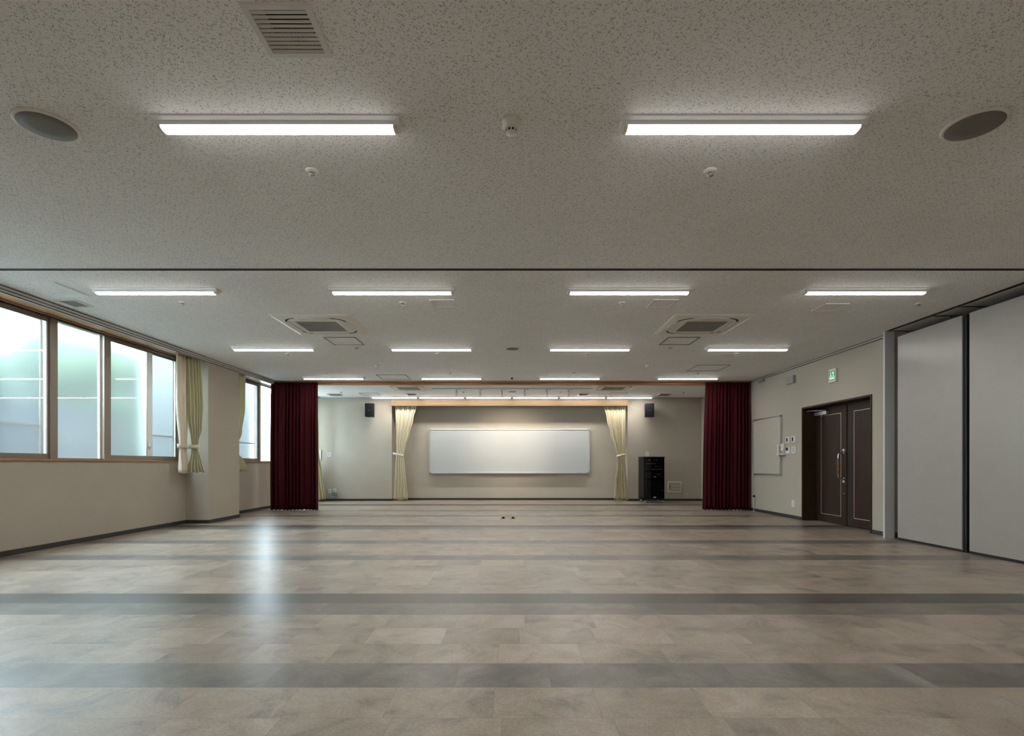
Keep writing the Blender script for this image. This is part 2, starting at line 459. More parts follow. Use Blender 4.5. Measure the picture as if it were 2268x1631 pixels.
def thing(name, label, cat, loc, group=None):
    o = bpy.data.objects.new(name, None); scene.collection.objects.link(o)
    o.empty_display_size = 0.1; o.location = loc; ORG[o.name] = Vector(loc)
    return tag(o, label, cat, group)
def tag(o, label, cat, group=None, kind=None):
    o['label'] = label; o['category'] = cat
    if group: o['group'] = group
    if kind: o['kind'] = kind
    return o
def struct(o):
    o['kind'] = 'structure'; return o
def dup(root, loc, label=None, group=None):
    r = root.copy(); scene.collection.objects.link(r); r.location = loc; ORG[r.name] = Vector(loc)
    if label: r['label'] = label
    if group: r['group'] = group
    for ch in list(root.children):
        c = ch.copy(); scene.collection.objects.link(c); c.parent = r
        for g in list(ch.children):
            d = g.copy(); scene.collection.objects.link(d); d.parent = c
    return r
def sweep_curtain(P, n=90, m=26):
    """P(u, v) -> point; u across the cloth, v from top (0) to bottom (1)"""
    b = MB(); vs = []; fs = []
    for j in range(m + 1):
        for i in range(n + 1): vs.append(P(i / n, j / m))
    w = n + 1
    for j in range(m):
        for i in range(n): fs.append((j * w + i, j * w + i + 1, (j + 1) * w + i + 1, (j + 1) * w + i))
    return b.add(vs, fs, True)
def lerp_table(tab, v):
    for (a, x), (b, y) in zip(tab, tab[1:]):
        if v <= b:
            t = (v - a) / (b - a); t = t * t * (3 - 2 * t)
            return x + (y - x) * t
    return tab[-1][1]
def solid(ob, th):
    s = ob.modifiers.new('solid', 'SOLIDIFY'); s.thickness = th; s.offset = 0
    return ob

# ------------------------------------------------------------------ room shell
struct(MB().box(-6.3, 6.6, YF - 0.2, YREC + 0.2, -0.12, 0.0).build('floor', M_floor, origin=(0, 0, 0)))

vents = []   # (x0, x1, y0, y1) holes in the ceiling
def rect(px0, px1, py_near, py_far, corner_far=None):
    x0, y0 = C(px0, py_near); x1, _ = C(px1, py_near); _, y1 = C(0, py_far)
    return (x0, x1, y0, y1)
V_front = rect(529, 685, 5, 123.5)
V_left = rect(119, 165.4, 663.2, 679.5)
V_cl = rect(950.8, 1005.8, 663.5, 679.3)
V_cr = rect(1448, 1504, 663, 680.2)
V_right = rect(1829, 1882.6, 672, 688.5)
def hole(v, w): return (v[0] + w, v[1] - w, v[2] + w, v[3] - w)
holes = [hole(V_front, 0.026)] + [hole(v, 0.022) for v in (V_left, V_cl, V_cr, V_right)]
# slots of the movable partition track
XS0, XS1 = 5.335, 5.375
YT = F * (ZC - EYE) / (VY - 597.0)
holes += [(XS0, XS1, YF, 7.66), (-5.25, XS0, YT - 0.02, YT + 0.02)]
branch = [6.45, 6.86, 7.63]
for y in branch: holes.append((XS1, 5.95, y - 0.016, y + 0.016))
struct(MB().plate('xy', -6.05, 6.6, YF - 0.2, YREC + 0.2, ZC, ZC + 0.14, holes).build('ceiling', M_ceil, origin=(0, 0, 0)))
# roof slab above the slots and duct openings keeps them dark
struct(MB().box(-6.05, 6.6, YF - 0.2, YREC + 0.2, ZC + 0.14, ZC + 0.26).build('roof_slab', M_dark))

XO = -6.05
SILL = 1.115; HEAD = 2.925
W1, W2 = (3.5, 9.55), (10.64, 15.2)
lw = MB().plate('yz', YF - 0.2, YREC + 0.2, 0, ZC, XO, XL, [(W1[0], W1[1], SILL, HEAD), (W2[0], W2[1], SILL, HEAD)])
lw.box(XL - 0.01, XP, YPN, YPF, 0, ZC)
struct(lw.build('wall_left', M_wall))
rx0, rx1 = WY(YB, 868, 1000)[0], WY(YB, 1390, 1000)[0]
struct(MB().plate('xz', XL, 6.6, 0, ZC, YB, YREC, [(rx0, rx1, -1, ZC + 1)]).box(XL, 6.6, YREC, YREC + 0.2, 0, ZC).build('wall_back', M_wall))
XD = 5.726                       # face of the door leaves
DY0, DY1 = WX(XR, 1931.5, 0)[0], WX(XR, 1777, 0)[0]
DZ = 2.115
struct(MB().plate('yz', 7.68, YB, 0, ZC, XR, 5.80, [(DY0, DY1, -1, DZ)]).build('wall_right', M_wall))
struct(MB().box(XL, 6.6, YF - 0.2, YF, 0, ZC).build('wall_front', M_wall))
struct(MB().box(6.4, 6.6, YF, 7.9, 0, ZC).box(5.80, 6.4, 7.75, 7.9, 0, ZC).box(5.47, 6.4, YF, 5.15, 0, ZC).box(6.5, 6.6, 7.9, YREC, 0, ZC).build('wall_alcove', M_wall))  # far corridor wall is unseen, added to block light leaking under the door

# baseboards
BH, BT = 0.062, 0.012
bl = MB().box(XL, XL + BT, YF, YPN, 0, BH).box(XL, XP + BT, YPN - BT, YPN, 0, BH).box(XP, XP + BT, YPN, YPF, 0, BH)
bl.box(XL, XP + BT, YPF, YPF + BT, 0, BH).box(XL, XL + BT, YPF, YB, 0, BH)
struct(bl.build('baseboard_left', M_base))
struct(MB().box(XL, rx0, YB - BT, YB, 0, BH).box(rx1, XR, YB - BT, YB, 0, BH).box(rx0, rx1, YREC - BT, YREC, 0, BH)
       .box(rx0, rx0 + BT, YB - BT, YREC, 0, BH).box(rx1 - BT, rx1, YB - BT, YREC, 0, BH).build('baseboard_back', M_base))
struct(MB().box(XR - BT, XR, DY1 + 0.012, YB, 0, BH).box(XR - BT, XR, 7.70, DY0 - 0.012, 0, BH).box(XR, 5.62, 7.668, 7.68, 0, 0.075).build('baseboard_right', M_base))

# cornices: pale rail with gap shade above and below painted as dark strips
def cornice(name, x, sgn, y0, y1, zb, zt):
    pale = MB().box(x, x + sgn * 0.016, y0, y1, zb + 0.012, zt - 0.014)
    pale.box(x - sgn * 0.02, x, y0, y1, zb, zt)
    o = struct(pale.build(name, M_cornice))
    g = MB().box(x, x + sgn * 0.008, y0, y1, zt - 0.014, zt).box(x, x + sgn * 0.008, y0, y1, zb + 0.002, zb + 0.012)
    g.build('shadow_gap', M_gap, o)
    return o
l_ = cornice('trim_1', XP, 1, YF, 12.15, 2.862, 2.945)
MB().box(XP - 0.02, XP + 0.017, YF, 12.15, 2.893, 2.905).build('shadow_gap', M_gap, l_)
cornice('trim_2', XR, -1, 7.70, 12.15, 2.902, 2.945)
# wooden head lining and sill of the windows
t_ = MB()
for w in (W1, W2):
    t_.box(XO + 0.10, XP - 0.02, w[0], w[1], HEAD, HEAD + 0.018)
    t_.box(XL + 0.004, XL + 0.018, w[0], w[1], HEAD - 0.018, HEAD)
struct(t_.build('trim_3', M_woodtrim))
t_ = MB()
for w in (W1, W2): t_.box(XO + 0.10, XL + 0.022, w[0], w[1], SILL - 0.026, SILL)
struct(t_.build('trim_4', M_woodtrim, bevel=0.003))
# partition ceiling track across the room and its branch rails
tr = MB()
for y in (YT - 0.026, YT + 0.018): tr.box(-5.25, XS0, y, y + 0.008, ZC - 0.004, ZC + 0.05)
for x in (XS0 - 0.008, XS1): tr.box(x, x + 0.008, YF, 7.67, ZC - 0.004, ZC + 0.05)
tr.box(-5.25, XS0, YT - 0.02, YT + 0.02, ZC + 0.045, ZC + 0.05).box(XS0, XS1, YF, 7.67, ZC + 0.045, ZC + 0.05)
for y in branch:
    tr.box(XS1, 5.95, y - 0.022, y - 0.016, ZC - 0.003, ZC + 0.04).box(XS1, 5.95, y + 0.016, y + 0.022, ZC - 0.003, ZC + 0.04)
trk = struct(tr.build('trim_5', M_gap))
for y in branch:
    MB().lathe([(0.010, 0.0), (0.010, 0.10)], (5.62, y, ZC - 0.085), 12).lathe([(0.018, 0), (0.018, 0.012)], (5.62, y, ZC - 0.095), 12).build('trolley_bolt', M_steel, trk)
# partition door jamb plate
struct(MB().box(5.318, 5.455, 7.64, 7.665, 0, ZC).box(5.312, 5.322, 7.632, 7.672, 0, ZC).build('trim_6', M_post))

# curtain beam with its thin pelmet
YBM = 12.38
struct(MB().box(XP, XR, YBM, YBM + 0.10, 2.885, ZC).box(XP - 0.1, XR, 12.17, YBM, 2.927, ZC).build('trim_7', M_woodtrim))

# ------------------------------------------------------------------ windows
def make_window(name, span, units):
    fr = MB()
    xf0, xf1 = -5.985, -5.865
    fr.box(xf0, xf1, span[0], span[1], SILL, SILL + 0.018).box(xf0, xf1, span[0], span[1], HEAD - 0.02, HEAD)
    for kind, y0, y1 in units:
        if kind == 'mullion': fr.box(xf0, xf1 + 0.012, y0, y1, SILL, HEAD)
    win = struct(fr.build(name, M_bronze))
    for kind, y0, y1 in units:
        if kind == 'fix':
            etch(MB().box(-5.915, -5.909, y0, y1, SILL + 0.010, HEAD - 0.022).build('pane', M_frost, win))
            MB().box(-5.93, -5.895, y1 - 0.012, y1 + 0.004, SILL + 0.012, HEAD - 0.02).build('glazing_bead', M_strip, win)  # daylit aluminium edge painted as a thin near-white strip
        elif kind in ('inner', 'outer', 'inner_s', 'outer_s'):
            x = -5.885 if kind.startswith('inner') else -5.925
            sz0, sz1 = SILL + 0.018, HEAD - 0.02
            sf = MB().box(x - 0.015, x + 0.015, y0, y1, sz0, sz0 + 0.052).box(x - 0.015, x + 0.015, y0, y1, sz1 - 0.042, sz1)
            sf.box(x - 0.015, x + 0.015, y0, y0 + 0.042, sz0 + 0.052, sz1 - 0.042).box(x - 0.015, x + 0.015, y1 - 0.042, y1, sz0 + 0.052, sz1 - 0.042)
            sash = sf.build('sash', M_bronze, win)
            etch(MB().box(x - 0.003, x + 0.003, y0 + 0.038, y1 - 0.038, sz0 + 0.048, sz1 - 0.038).build('pane', M_frost, sash))
            MB().box(x - 0.016, x + 0.0165, y1 - (0.045 if kind != 'inner' else 0.035), y1 - 0.028 if kind != 'inner' else y1 + 0.09, sz0 + 0.052, sz1 - 0.042).build('edge_strip', M_strip, sash)  # sky glint on the metal stile, painted as a near-white strip
            if kind.endswith('_s'):
                xs = -5.968
                sc = MB().frame('yz', y0 + 0.03, y1 - 0.03, sz0, sz1, 0.035, xs - 0.009, xs + 0.009)
                sc.box(xs - 0.008, xs + 0.008, y0 + 0.06, y1 - 0.06, 1.515, 1.545)
                so = sc.build('insect_screen', M_bronze, win)
                MB().box(xs - 0.0012, xs + 0.0012, y0 + 0.06, y1 - 0.06, sz0 + 0.03, sz1 - 0.03).build('mesh', M_screen, so)
        elif kind == 'lock':
            MB().box(-5.868, -5.850, y0, y1, 1.30, 1.345).box(-5.856, -5.838, y0 + 0.008, y1 - 0.004, 1.335, 1.40)\
                .lathe([(0.016, 0), (0.016, 0.02)], (-5.858, (y0 + y1) / 2, 1.325), 14, 'x').build('crescent_lock', M_steel, win)
    return win

make_window('window_1', W1, [
    ('mullion', 3.5, 3.58), ('inner_s', 3.58, 4.44), ('mullion', 4.44, 4.54), ('fix', 4.54, 5.30), ('mullion', 5.30, 5.40),
    ('outer', 5.40, 6.16), ('inner_s', 6.11, 6.838), ('mullion', 6.838, 6.95), ('fix', 6.95, 7.725), ('mullion', 7.745, 7.855),
    ('inner', 7.855, 8.72), ('outer_s', 8.70, 9.52), ('lock', 8.68, 8.73), ('mullion', 9.52, 9.55)])
make_window('window_2', W2, [
    ('mullion', 10.64, 10.72), ('outer', 10.72, 11.62), ('inner_s', 11.58, 12.50), ('mullion', 12.50, 12.60), ('fix', 12.60, 13.36),
    ('mullion', 13.38, 13.48), ('inner', 13.48, 14.34), ('outer', 14.30, 15.12), ('mullion', 15.12, 15.2)])

# ------------------------------------------------------------------ outside the windows
struct(MB().box(-16, XO, -6, 26, -0.3, -0.1).build('ground_outside', M_soil))
gw = MB()
for k in range(10):
    gw.box(-8.06, -7.90, -2, 9.7, -0.1 + k * 0.2, -0.1 + k * 0.2 + 0.194)
gw.box(-8.09, -7.87, -2, 9.7, 1.90, 1.98)
tag(gw.build('garden_wall', M_block), 'grey concrete block garden wall outside the frosted windows', 'wall')
hb = MB()
for i in range(84):
    cy = 2.6 + 0.111 * i + random.uniform(-0.15, 0.15)
    cx = -8.95 + random.uniform(-0.25, 0.25)
    top = 1.5 if cy < 6.9 else (2.45 if cy < 8.5 else 3.05)
    cz = (0.7, top - 0.15, 1.4, min(top, 2.05), top - random.uniform(0.0, 0.4))[i % 5]
    r = random.uniform(0.5, 0.66)
    nu, nv = 12, 7
    vs = []; fs = []
    for a in range(nv + 1):
        for b_ in range(nu):
            th = PI * a / nv; ph = 2 * PI * b_ / nu; q = r * random.uniform(0.8, 1.1)
            vs.append((cx + q * 0.6 * math.sin(th) * math.cos(ph), cy + q * math.sin(th) * math.sin(ph), cz + q * math.cos(th)))
    for a in range(nv):
        for b_ in range(nu):
            fs.append((a * nu + b_, a * nu + (b_ + 1) % nu, (a + 1) * nu + (b_ + 1) % nu, (a + 1) * nu + b_))
    hb.add(vs, fs)
    for k in range(70):
        th = math.acos(random.uniform(-1, 1)); ph = random.uniform(0, 2 * PI)
        p = Vector((cx + r * 0.62 * math.sin(th) * math.cos(ph), cy + r * 1.02 * math.sin(th) * math.sin(ph), cz + r * 1.02 * math.cos(th)))
        d = Vector((random.uniform(-1, 1), random.uniform(-1, 1), random.uniform(-1, 1))).normalized() * 0.06
        e = d.cross(Vector((random.uniform(-1, 1), random.uniform(-1, 1), 0.3))).normalized() * 0.025
        hb.add([p - d, p + e, p + d, p - e], [(0, 1, 2, 3)])
for k in range(8): hb.lathe([(0.04, 0), (0.03, 1.0)], (-8.95, 9.0 + 0.36 * k, -0.1), 8)
tag(hb.build('hedge', M_leaf), 'green leafy hedge seen blurred behind the frosted window panes', 'hedge')
ow = MB()
for k in range(4): ow.box(-7.45, -7.20, 9.72 + k * 0.94, 9.72 + k * 0.94 + 0.932, -0.1, 4.6)
tag(ow.build('boundary_screen', M_outwall), 'tall white panelled boundary screen outside the far windows', 'wall')

# ------------------------------------------------------------------ double door on the right
dr = MB()
jw = 0.028
dr.box(XR - 0.012, XD + 0.06, DY0 - 0.002, DY0 + jw, 0, DZ).box(XR - 0.012, XD + 0.06, DY1 - jw, DY1 + 0.002, 0, DZ).box(XR - 0.012, XD + 0.06, DY0 + jw, DY1 - jw, DZ - jw, DZ)
door = struct(dr.build('door_1', M_door))
ys = WX(XD, 1878.3, 0)[0]
MB().box(XD + 0.012, XD + 0.05, ys - 0.05, ys + 0.05, 0.004, DZ - jw).build('meeting_seal', M_rubber, door)
la, lb = (ys + 0.042, DY1 - jw - 0.003), (DY0 + jw + 0.003, ys - 0.042)
for i, (a, b) in enumerate((la, lb)):
    leaf = MB().box(XD, XD + 0.042, a, b, 0.008, DZ - jw - 0.004).build('door_leaf', M_door, door)
    if i == 0: i0, i1 = WX(XD, 1863, 0)[0], WX(XD, 1818.5, 0)[0]
    else: i0, i1 = lb[0] + 0.13, WX(XD, 1891.5, 0)[0]
    MB().frame('yz', i0, i1, 0.145, 1.945, 0.009, XD - 0.002, XD + 0.002).build('inlay_line', M_inlay, leaf)
    if i == 0:
        hy = WX(XD, 1868.5, 0)[0]
        MB().box(XD - 0.004, XD + 0.002, hy - 0.028, hy + 0.028, 1.275, 1.315).box(XD - 0.004, XD + 0.002, hy - 0.028, hy + 0.028, 0.735, 0.775)\
            .lathe([(0.009, -0.004), (0.009, 0.0)], (XD, hy - 0.01, 0.55), 12, 'x').build('lock_plate', M_inlay, leaf)
        pts = []
        zt, zb, xo, rr = 1.245, 0.805, 0.092, 0.035
        pts.append((XD, hy, zt))
        for k in range(7):
            a_ = PI / 2 * k / 6
            pts.append((XD - xo + rr - rr * math.sin(a_), hy, zt - rr + rr * math.cos(a_)))
        for k in range(7):
            a_ = PI / 2 * k / 6
            pts.append((XD - xo + rr - rr * math.cos(a_), hy, zb + rr - rr * math.sin(a_)))
        pts.append((XD, hy, zb))
        hd = MB().tube(pts, 0.011, 12).lathe([(0.022, -0.006), (0.022, 0.0)], (XD, hy, zt), 16, 'x').lathe([(0.022, -0.006), (0.022, 0.0)], (XD, hy, zb), 16, 'x').build('pull_handle', M_steel, leaf)
        MB().lathe([(0.0155, 0), (0.0165, 0.01), (0.0165, 0.25), (0.0155, 0.26)], (XD - xo, hy, 0.895), 16).build('wooden_grip', M_grip, hd)
        cy0, cy1 = WX(XD - 0.03, 1833, 0)[0], WX(XD - 0.03, 1806, 0)[0]
        cl = MB().box(XD - 0.055, XD, cy0, cy1, 1.955, 2.015).lathe([(0.012, 0), (0.012, 0.03)], (XD - 0.03, (cy0 + cy1) / 2, 1.927), 12)\
            .build('door_closer', M_alu, leaf)
        MB().tube([(XD - 0.03, cy0 + 0.08, 2.03), (XD - 0.16, cy1 + 0.02, 2.045)], 0.011, 8).tube([(XD - 0.16, cy1 + 0.02, 2.045), (XD - 0.02, cy1 - 0.03, 2.06)], 0.008, 8)\
            .lathe([(0.016, 0), (0.016, 0.02)], (XD - 0.16, cy1 + 0.02, 2.03), 12).build('closer_arm', M_alu, leaf)

# ------------------------------------------------------------------ movable partition panels parked along the right side
XPN = 5.39
PZ = 2.828
def partition(y0, y1, label):
    t = thing('partition_panel', label, 'partition', (XPN + 0.04, (y0 + y1) / 2, 0.0), 'movable partition panels')
    MB().box(XPN, XPN + 0.05, y0, y1, 0.032, PZ).build('board', M_panel, t, bevel=0.002)
    MB().box(XPN + 0.004, XPN + 0.046, y0 + 0.002, y1 - 0.002, 0.001, 0.032).build('bottom_sweep', M_rubber, t)
    MB().box(XPN + 0.012, XPN + 0.045, y0 - 0.05, y0, 0.001, PZ).build('edge_seal', M_rubber, t)
    MB().box(XPN - 0.004, XPN + 0.02, y0 - 0.010, y0 + 0.002, 0.02, PZ).build('edge_rail', M_edge, t)
    MB().box(XPN + 0.01, XPN + 0.04, y0 + 0.02, y1 - 0.02, PZ, PZ + 0.006).build('top_seal', M_rubber, t)
    return t
partition(WX(XPN, 2131, 0)[0], WX(XPN, 1988, 0)[0], 'light grey movable partition panel beside the aluminium jamb and brown door')
partition(5.24, WX(XPN, 2147, 0)[0], 'light grey movable partition panel cut by the right picture edge')

# ------------------------------------------------------------------ ceiling lights
def lamp_proto(L, label, lens_m=M_lens):
    t = thing('batten_light', label, 'ceiling light', (0, 0, ZC), 'LED batten ceiling lights')
    D = 0.148
    # trapezoid housing, near edge at y = 0
    prof = [(0, 0), (D, 0), (D - 0.002, -0.006), (D - 0.031, -0.016), (D - 0.034, -0.034), (0.034, -0.034), (0.031, -0.016), (0.002, -0.006)]
    MB().prism([(y, ZC + z) for y, z in prof], 'x', -L / 2, L / 2).build('housing', M_lampbody, t)
    lens = []
    for k in range(11):
        a = PI * k / 10
        lens.append((D / 2 - 0.040 * math.cos(a), ZC - 0.033 - 0.019 * math.sin(a) ** 0.7))
    MB().prism(lens, 'x', -L / 2 + 0.034, L / 2 - 0.034).build('diffuser', lens_m, t)
    for s in (-1, 1):
        x = s * (L / 2 - 0.025)
        ec = [(D / 2 - 0.041 * math.cos(PI * k / 8), ZC - 0.032 - 0.021 * math.sin(PI * k / 8) ** 0.7) for k in range(9)]
        MB().prism(ec, 'x', x - 0.009, x + 0.009).build('end_cap', M_ivory, t)
    return t
LX = [-3.84, -1.283, 1.281, 3.838]
LY = [2.908, 5.757, 8.657, 11.60, 0.02]  # last row is unseen, added overhead to light the foreground
rown = ['nearest row', 'second row', 'third row', 'fourth row']
coln = ['leftmost', 'second from left', 'third from left', 'rightmost']
lamp = None
for r, y in enumerate(LY):
    for c, x in enumerate(LX):
        if r == 0:  # outer pair is out of view, added to help light the room
            lab = ['LED batten light in the nearest row, off the left picture edge', 'lit white LED batten light in the nearest ceiling row, left of the smoke detector',
                   'lit white LED batten light in the nearest ceiling row, right of the smoke detector', 'LED batten light in the nearest row, off the right picture edge'][c]
        elif r == 4: lab = 'LED batten light overhead behind the camera, ' + coln[c]
        else:
            lab = 'lit white LED batten light, %s in the %s' % (coln[c], rown[r])
        if lamp is None:
            lamp = lamp_proto(1.343, lab); lamp.location = (x, y, ZC)
        else: dup(lamp, (x, y, ZC), lab)
# joined row over the whiteboard
SEG = 104.0
seg = None
YS = F * (ZC - 0.04 - EYE) / (VY - 881.5)
Ls = SEG / F * YS
for k in range(6):
    px = 822 + SEG * (k + 0.5)
    lab = 'lit batten light, %s of six joined above the oak valance' % ['leftmost', 'second from left', 'third from left', 'third from right', 'second from right', 'rightmost'][k]
    loc = ((px - VX) / F * YS, YS - 0.065, ZC)
    if seg is None:
        seg = lamp_proto(Ls - 0.004, lab, M_lensbright); seg['group'] = 'joined battens above the stage valance'; seg.location = loc
    else: dup(seg, loc, lab)

# ------------------------------------------------------------------ air vents
def make_vent(v, w, nslat, label, depth=0.055, slatmat=M_slat, tilt=1):
    x0, x1, y0, y1 = v
    t = thing('ceiling_vent', label, 'vent', ((x0 + x1) / 2, (y0 + y1) / 2, ZC))
    MB().frame('xy', x0, x1, y0, y1, w, ZC - 0.010, ZC).build('frame', M_white, t)
    hx0, hx1, hy0, hy1 = hole(v, w)
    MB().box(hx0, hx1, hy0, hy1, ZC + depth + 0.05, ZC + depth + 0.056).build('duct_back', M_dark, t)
    p = (hy1 - hy0) / nslat
    for k in range(nslat):
        a = hy0 + p * k
        MB().prism([(a + p * 0.97, ZC - 0.006), (a + p * 0.97 + 0.002, ZC - 0.005), (a + p * 0.60 + 0.002, ZC + p * 0.04), (a + p * 0.60, ZC + p * 0.04 - 0.001)], 'x', hx0, hx1).build('slat', slatmat, t)
    return t
make_vent(V_front, 0.026, 10, 'large square white louvred vent in the ceiling nearest the camera, top left', slatmat=M_whiteslat)
make_vent(V_left, 0.022, 9, 'small dark grey ceiling vent beside the windows, next to the access hatch')
make_vent(V_cl, 0.022, 9, 'small white louvred vent left of centre, beside the second row of lights', slatmat=M_whiteslat)
make_vent(V_cr, 0.022, 9, 'small white louvred vent right of centre, above the right air conditioner', slatmat=M_whiteslat)
make_vent(V_right, 0.022, 9, 'small grey louvred ceiling vent below the rightmost second row light', slatmat=M_whiteslat)
# stage vents and hatches (surface frames)
def surf_vent(x0, x1, y0, y1, label, frame=M_white, fill=M_greypl, name='ceiling_vent', cat='vent'):
    t = thing(name, label, cat, ((x0 + x1) / 2, (y0 + y1) / 2, ZC))
    MB().frame('xy', x0, x1, y0, y1, 0.03, ZC - 0.016, ZC).build('frame', frame, t)
    n = 6; p = (y1 - y0 - 0.06) / n
    for k in range(n):
        a = y0 + 0.03 + p * k
        MB().prism([(a, ZC - 0.013), (a + p, ZC - 0.002), (a + p, ZC), (a, ZC - 0.010)], 'x', x0 + 0.03, x1 - 0.03).build('slat', fill, t)
    return t
def crect(px_l, px_r, py_n, py_f):
    x0, y0 = C(px_l, py_n); x1, _ = C(px_r, py_n); _, y1 = C(0, py_f)
    return x0, x1, y0, y1
surf_vent(*crect(896.7, 921, 871.6, 875.6), 'small ceiling vent over the stage end, left of the spotlight track')
surf_vent(*crect(1282, 1306, 871.6, 875.8), 'small ceiling vent over the stage end, right of the spotlight track')
surf_vent(*crect(724, 751, 872.3, 875.6), 'small grey ceiling vent over the stage end near the left window wall', M_greypl)
surf_vent(*crect(1461, 1487, 872.6, 876), 'small grey ceiling vent over the stage end near the right red curtain', M_greypl)

def make_hatch(x0, x1, y0, y1, label, fm, w=0.018):
    t = thing('access_hatch', label, 'hatch', ((x0 + x1) / 2, (y0 + y1) / 2, ZC))
    MB().frame('xy', x0, x1, y0, y1, w, ZC - 0.008, ZC + 0.0005).build('frame', fm, t)
    MB().box(x0 + w, x1 - w, y0 + w, y1 - w, ZC - 0.002, ZC + 0.0005).build('panel', M_ceil, t)
    MB().lathe([(0.009, -0.005), (0.009, 0.0)], (x0 + (x1 - x0) * 0.45, y0 + w / 2, ZC), 10).build('latch', M_gap, t)
    return t
M_hatchdark = mat('grey_hatch_frame', (0.24, 0.24, 0.235, 1), 0.5, 0.2, var=0.05)
make_hatch(*crect(9.6, 117.5, 624, 656.3), 'square access hatch with bright silver frame in the ceiling near the left windows', M_strip)
make_hatch(*crect(715.5, 787, 747, 763.7), 'square dark-framed access hatch behind the left air conditioner', M_hatchdark)
make_hatch(*crect(1480, 1551.5, 747, 763.5), 'square dark-framed access hatch behind the right air conditioner', M_hatchdark)
make_hatch(*crect(832, 898.4, 830.2, 840), 'faint square access hatch between fourth row lights, left of centre', M_hatchdark, 0.014)
make_hatch(*crect(1545, 1619, 808.4, 821.6), 'square dark-framed access hatch near the right red curtain', M_hatchdark, 0.014)
make_hatch(*crect(794.4, 835, 870.7, 875.4), 'square access hatch over the stage end above the left speaker', M_hatchdark)
make_hatch(*crect(1352, 1391, 870.7, 875.4), 'square access hatch over the stage end above the right speaker', M_hatchdark)

# ------------------------------------------------------------------ cassette air conditioners
def rrect(h, r, n=8):
    pts = []
    for (cx, cy, a0) in ((h - r, h - r, 0), (-h + r, h - r, PI / 2), (-h + r, -h + r, PI), (h - r, -h + r, 1.5 * PI)):
        for k in range(n + 1):
            a = a0 + PI / 2 * k / n
            pts.append((cx + r * math.cos(a), cy + r * math.sin(a)))
    return pts
def ac_proto(label):
    t = thing('cassette_air_conditioner', label, 'air conditioner', (0, 0, ZC), 'ceiling cassette air conditioners')
    H = 0.505
    a = MB(); vs = []; fs = []
    for h, z in ((H, 0.0), (H, -0.008), (H - 0.05, -0.022), (0.02, -0.022)):
        for sx, sy in ((-1, -1), (1, -1), (1, 1), (-1, 1)): vs.append((sx * h, sy * h, ZC + z))
    for j in range(3):
        for i in range(4): fs.append((j * 4 + i, j * 4 + (i + 1) % 4, (j + 1) * 4 + (i + 1) % 4, (j + 1) * 4 + i))
    fs.append((12, 13, 14, 15)); fs.append((3, 2, 1, 0))
    a.add(vs, fs).build('panel', M_ivory, t)
    outer, inner = rrect(0.400, 0.17), rrect(0.372, 0.15)
    s = MB(); n = len(outer)
    s.add([(x, y, ZC - 0.0225) for x, y in outer] + [(x, y, ZC - 0.0225) for x, y in inner] + [(x, y, ZC - 0.020) for x, y in outer] + [(x, y, ZC - 0.020) for x, y in inner],
          [(i, n + i, n + (i + 1) % n, (i + 1) % n) for i in range(n)] + [(2 * n + i, 2 * n + (i + 1) % n, 3 * n + (i + 1) % n, 3 * n + i) for i in range(n)]
          + [(i, (i + 1) % n, 2 * n + (i + 1) % n, 2 * n + i) for i in range(n)] + [(n + i, 3 * n + i, 3 * n + (i + 1) % n, n + (i + 1) % n) for i in range(n)])
    s.build('air_slot', M_dark, t)
    for k in range(4):
        c_, s_ = [(1, 0), (0, 1), (-1, 0), (0, -1)][k]
        def R(p): return (p[0] * c_ - p[1] * s_, p[0] * s_ + p[1] * c_)
        poly = [R(p) for p in ((0.355, -0.24), (0.365, -0.255), (0.410, -0.20), (0.435, -0.10), (0.44, 0), (0.435, 0.10), (0.410, 0.20), (0.365, 0.255), (0.355, 0.24))]
        MB().prism(poly, 'z', ZC - 0.031, ZC - 0.021).build('louver_flap', M_white, t)
    MB().frame('xy', -0.325, 0.325, -0.325, 0.325, 0.055, ZC - 0.030, ZC - 0.021).build('grille_frame', M_ivory, t)
    MB().box(-0.27, 0.27, -0.27, 0.27, ZC - 0.0235, ZC - 0.021).build('filter', M_slat, t)
    for k in range(5):
        y = -0.27 + 0.09 * (k + 1) - 0.004
        if k == 4: break
        MB().box(-0.27, 0.27, y, y + 0.006, ZC - 0.028, ZC - 0.0235).build('grille_bar', M_greypl, t)
    return t
def acpos(px0, px1, py_n, py_f):
    x0, x1, y0, y1 = crect(px0, px1, py_n, py_f)
    return ((x0 + x1) / 2, (y0 + y1) / 2, ZC)
p1 = acpos(594, 770.5, 696, 740); p2 = acpos(1496.5, 1673, 696, 740)
yst = C(0, 864.7)[1] - 0.505
ac = ac_proto('ivory ceiling cassette air conditioner left of centre, between second and third light rows')
ac.location = p1
dup(ac, p2, 'ivory ceiling cassette air conditioner right of centre, between second and third light rows')
dup(ac, (-2.53 + 0.02, yst, ZC), 'ivory ceiling cassette air conditioner beyond the curtain beam, left end of spotlight track')
dup(ac, (2.53, yst, ZC), 'ivory ceiling cassette air conditioner beyond the curtain beam, right end of spotlight track')

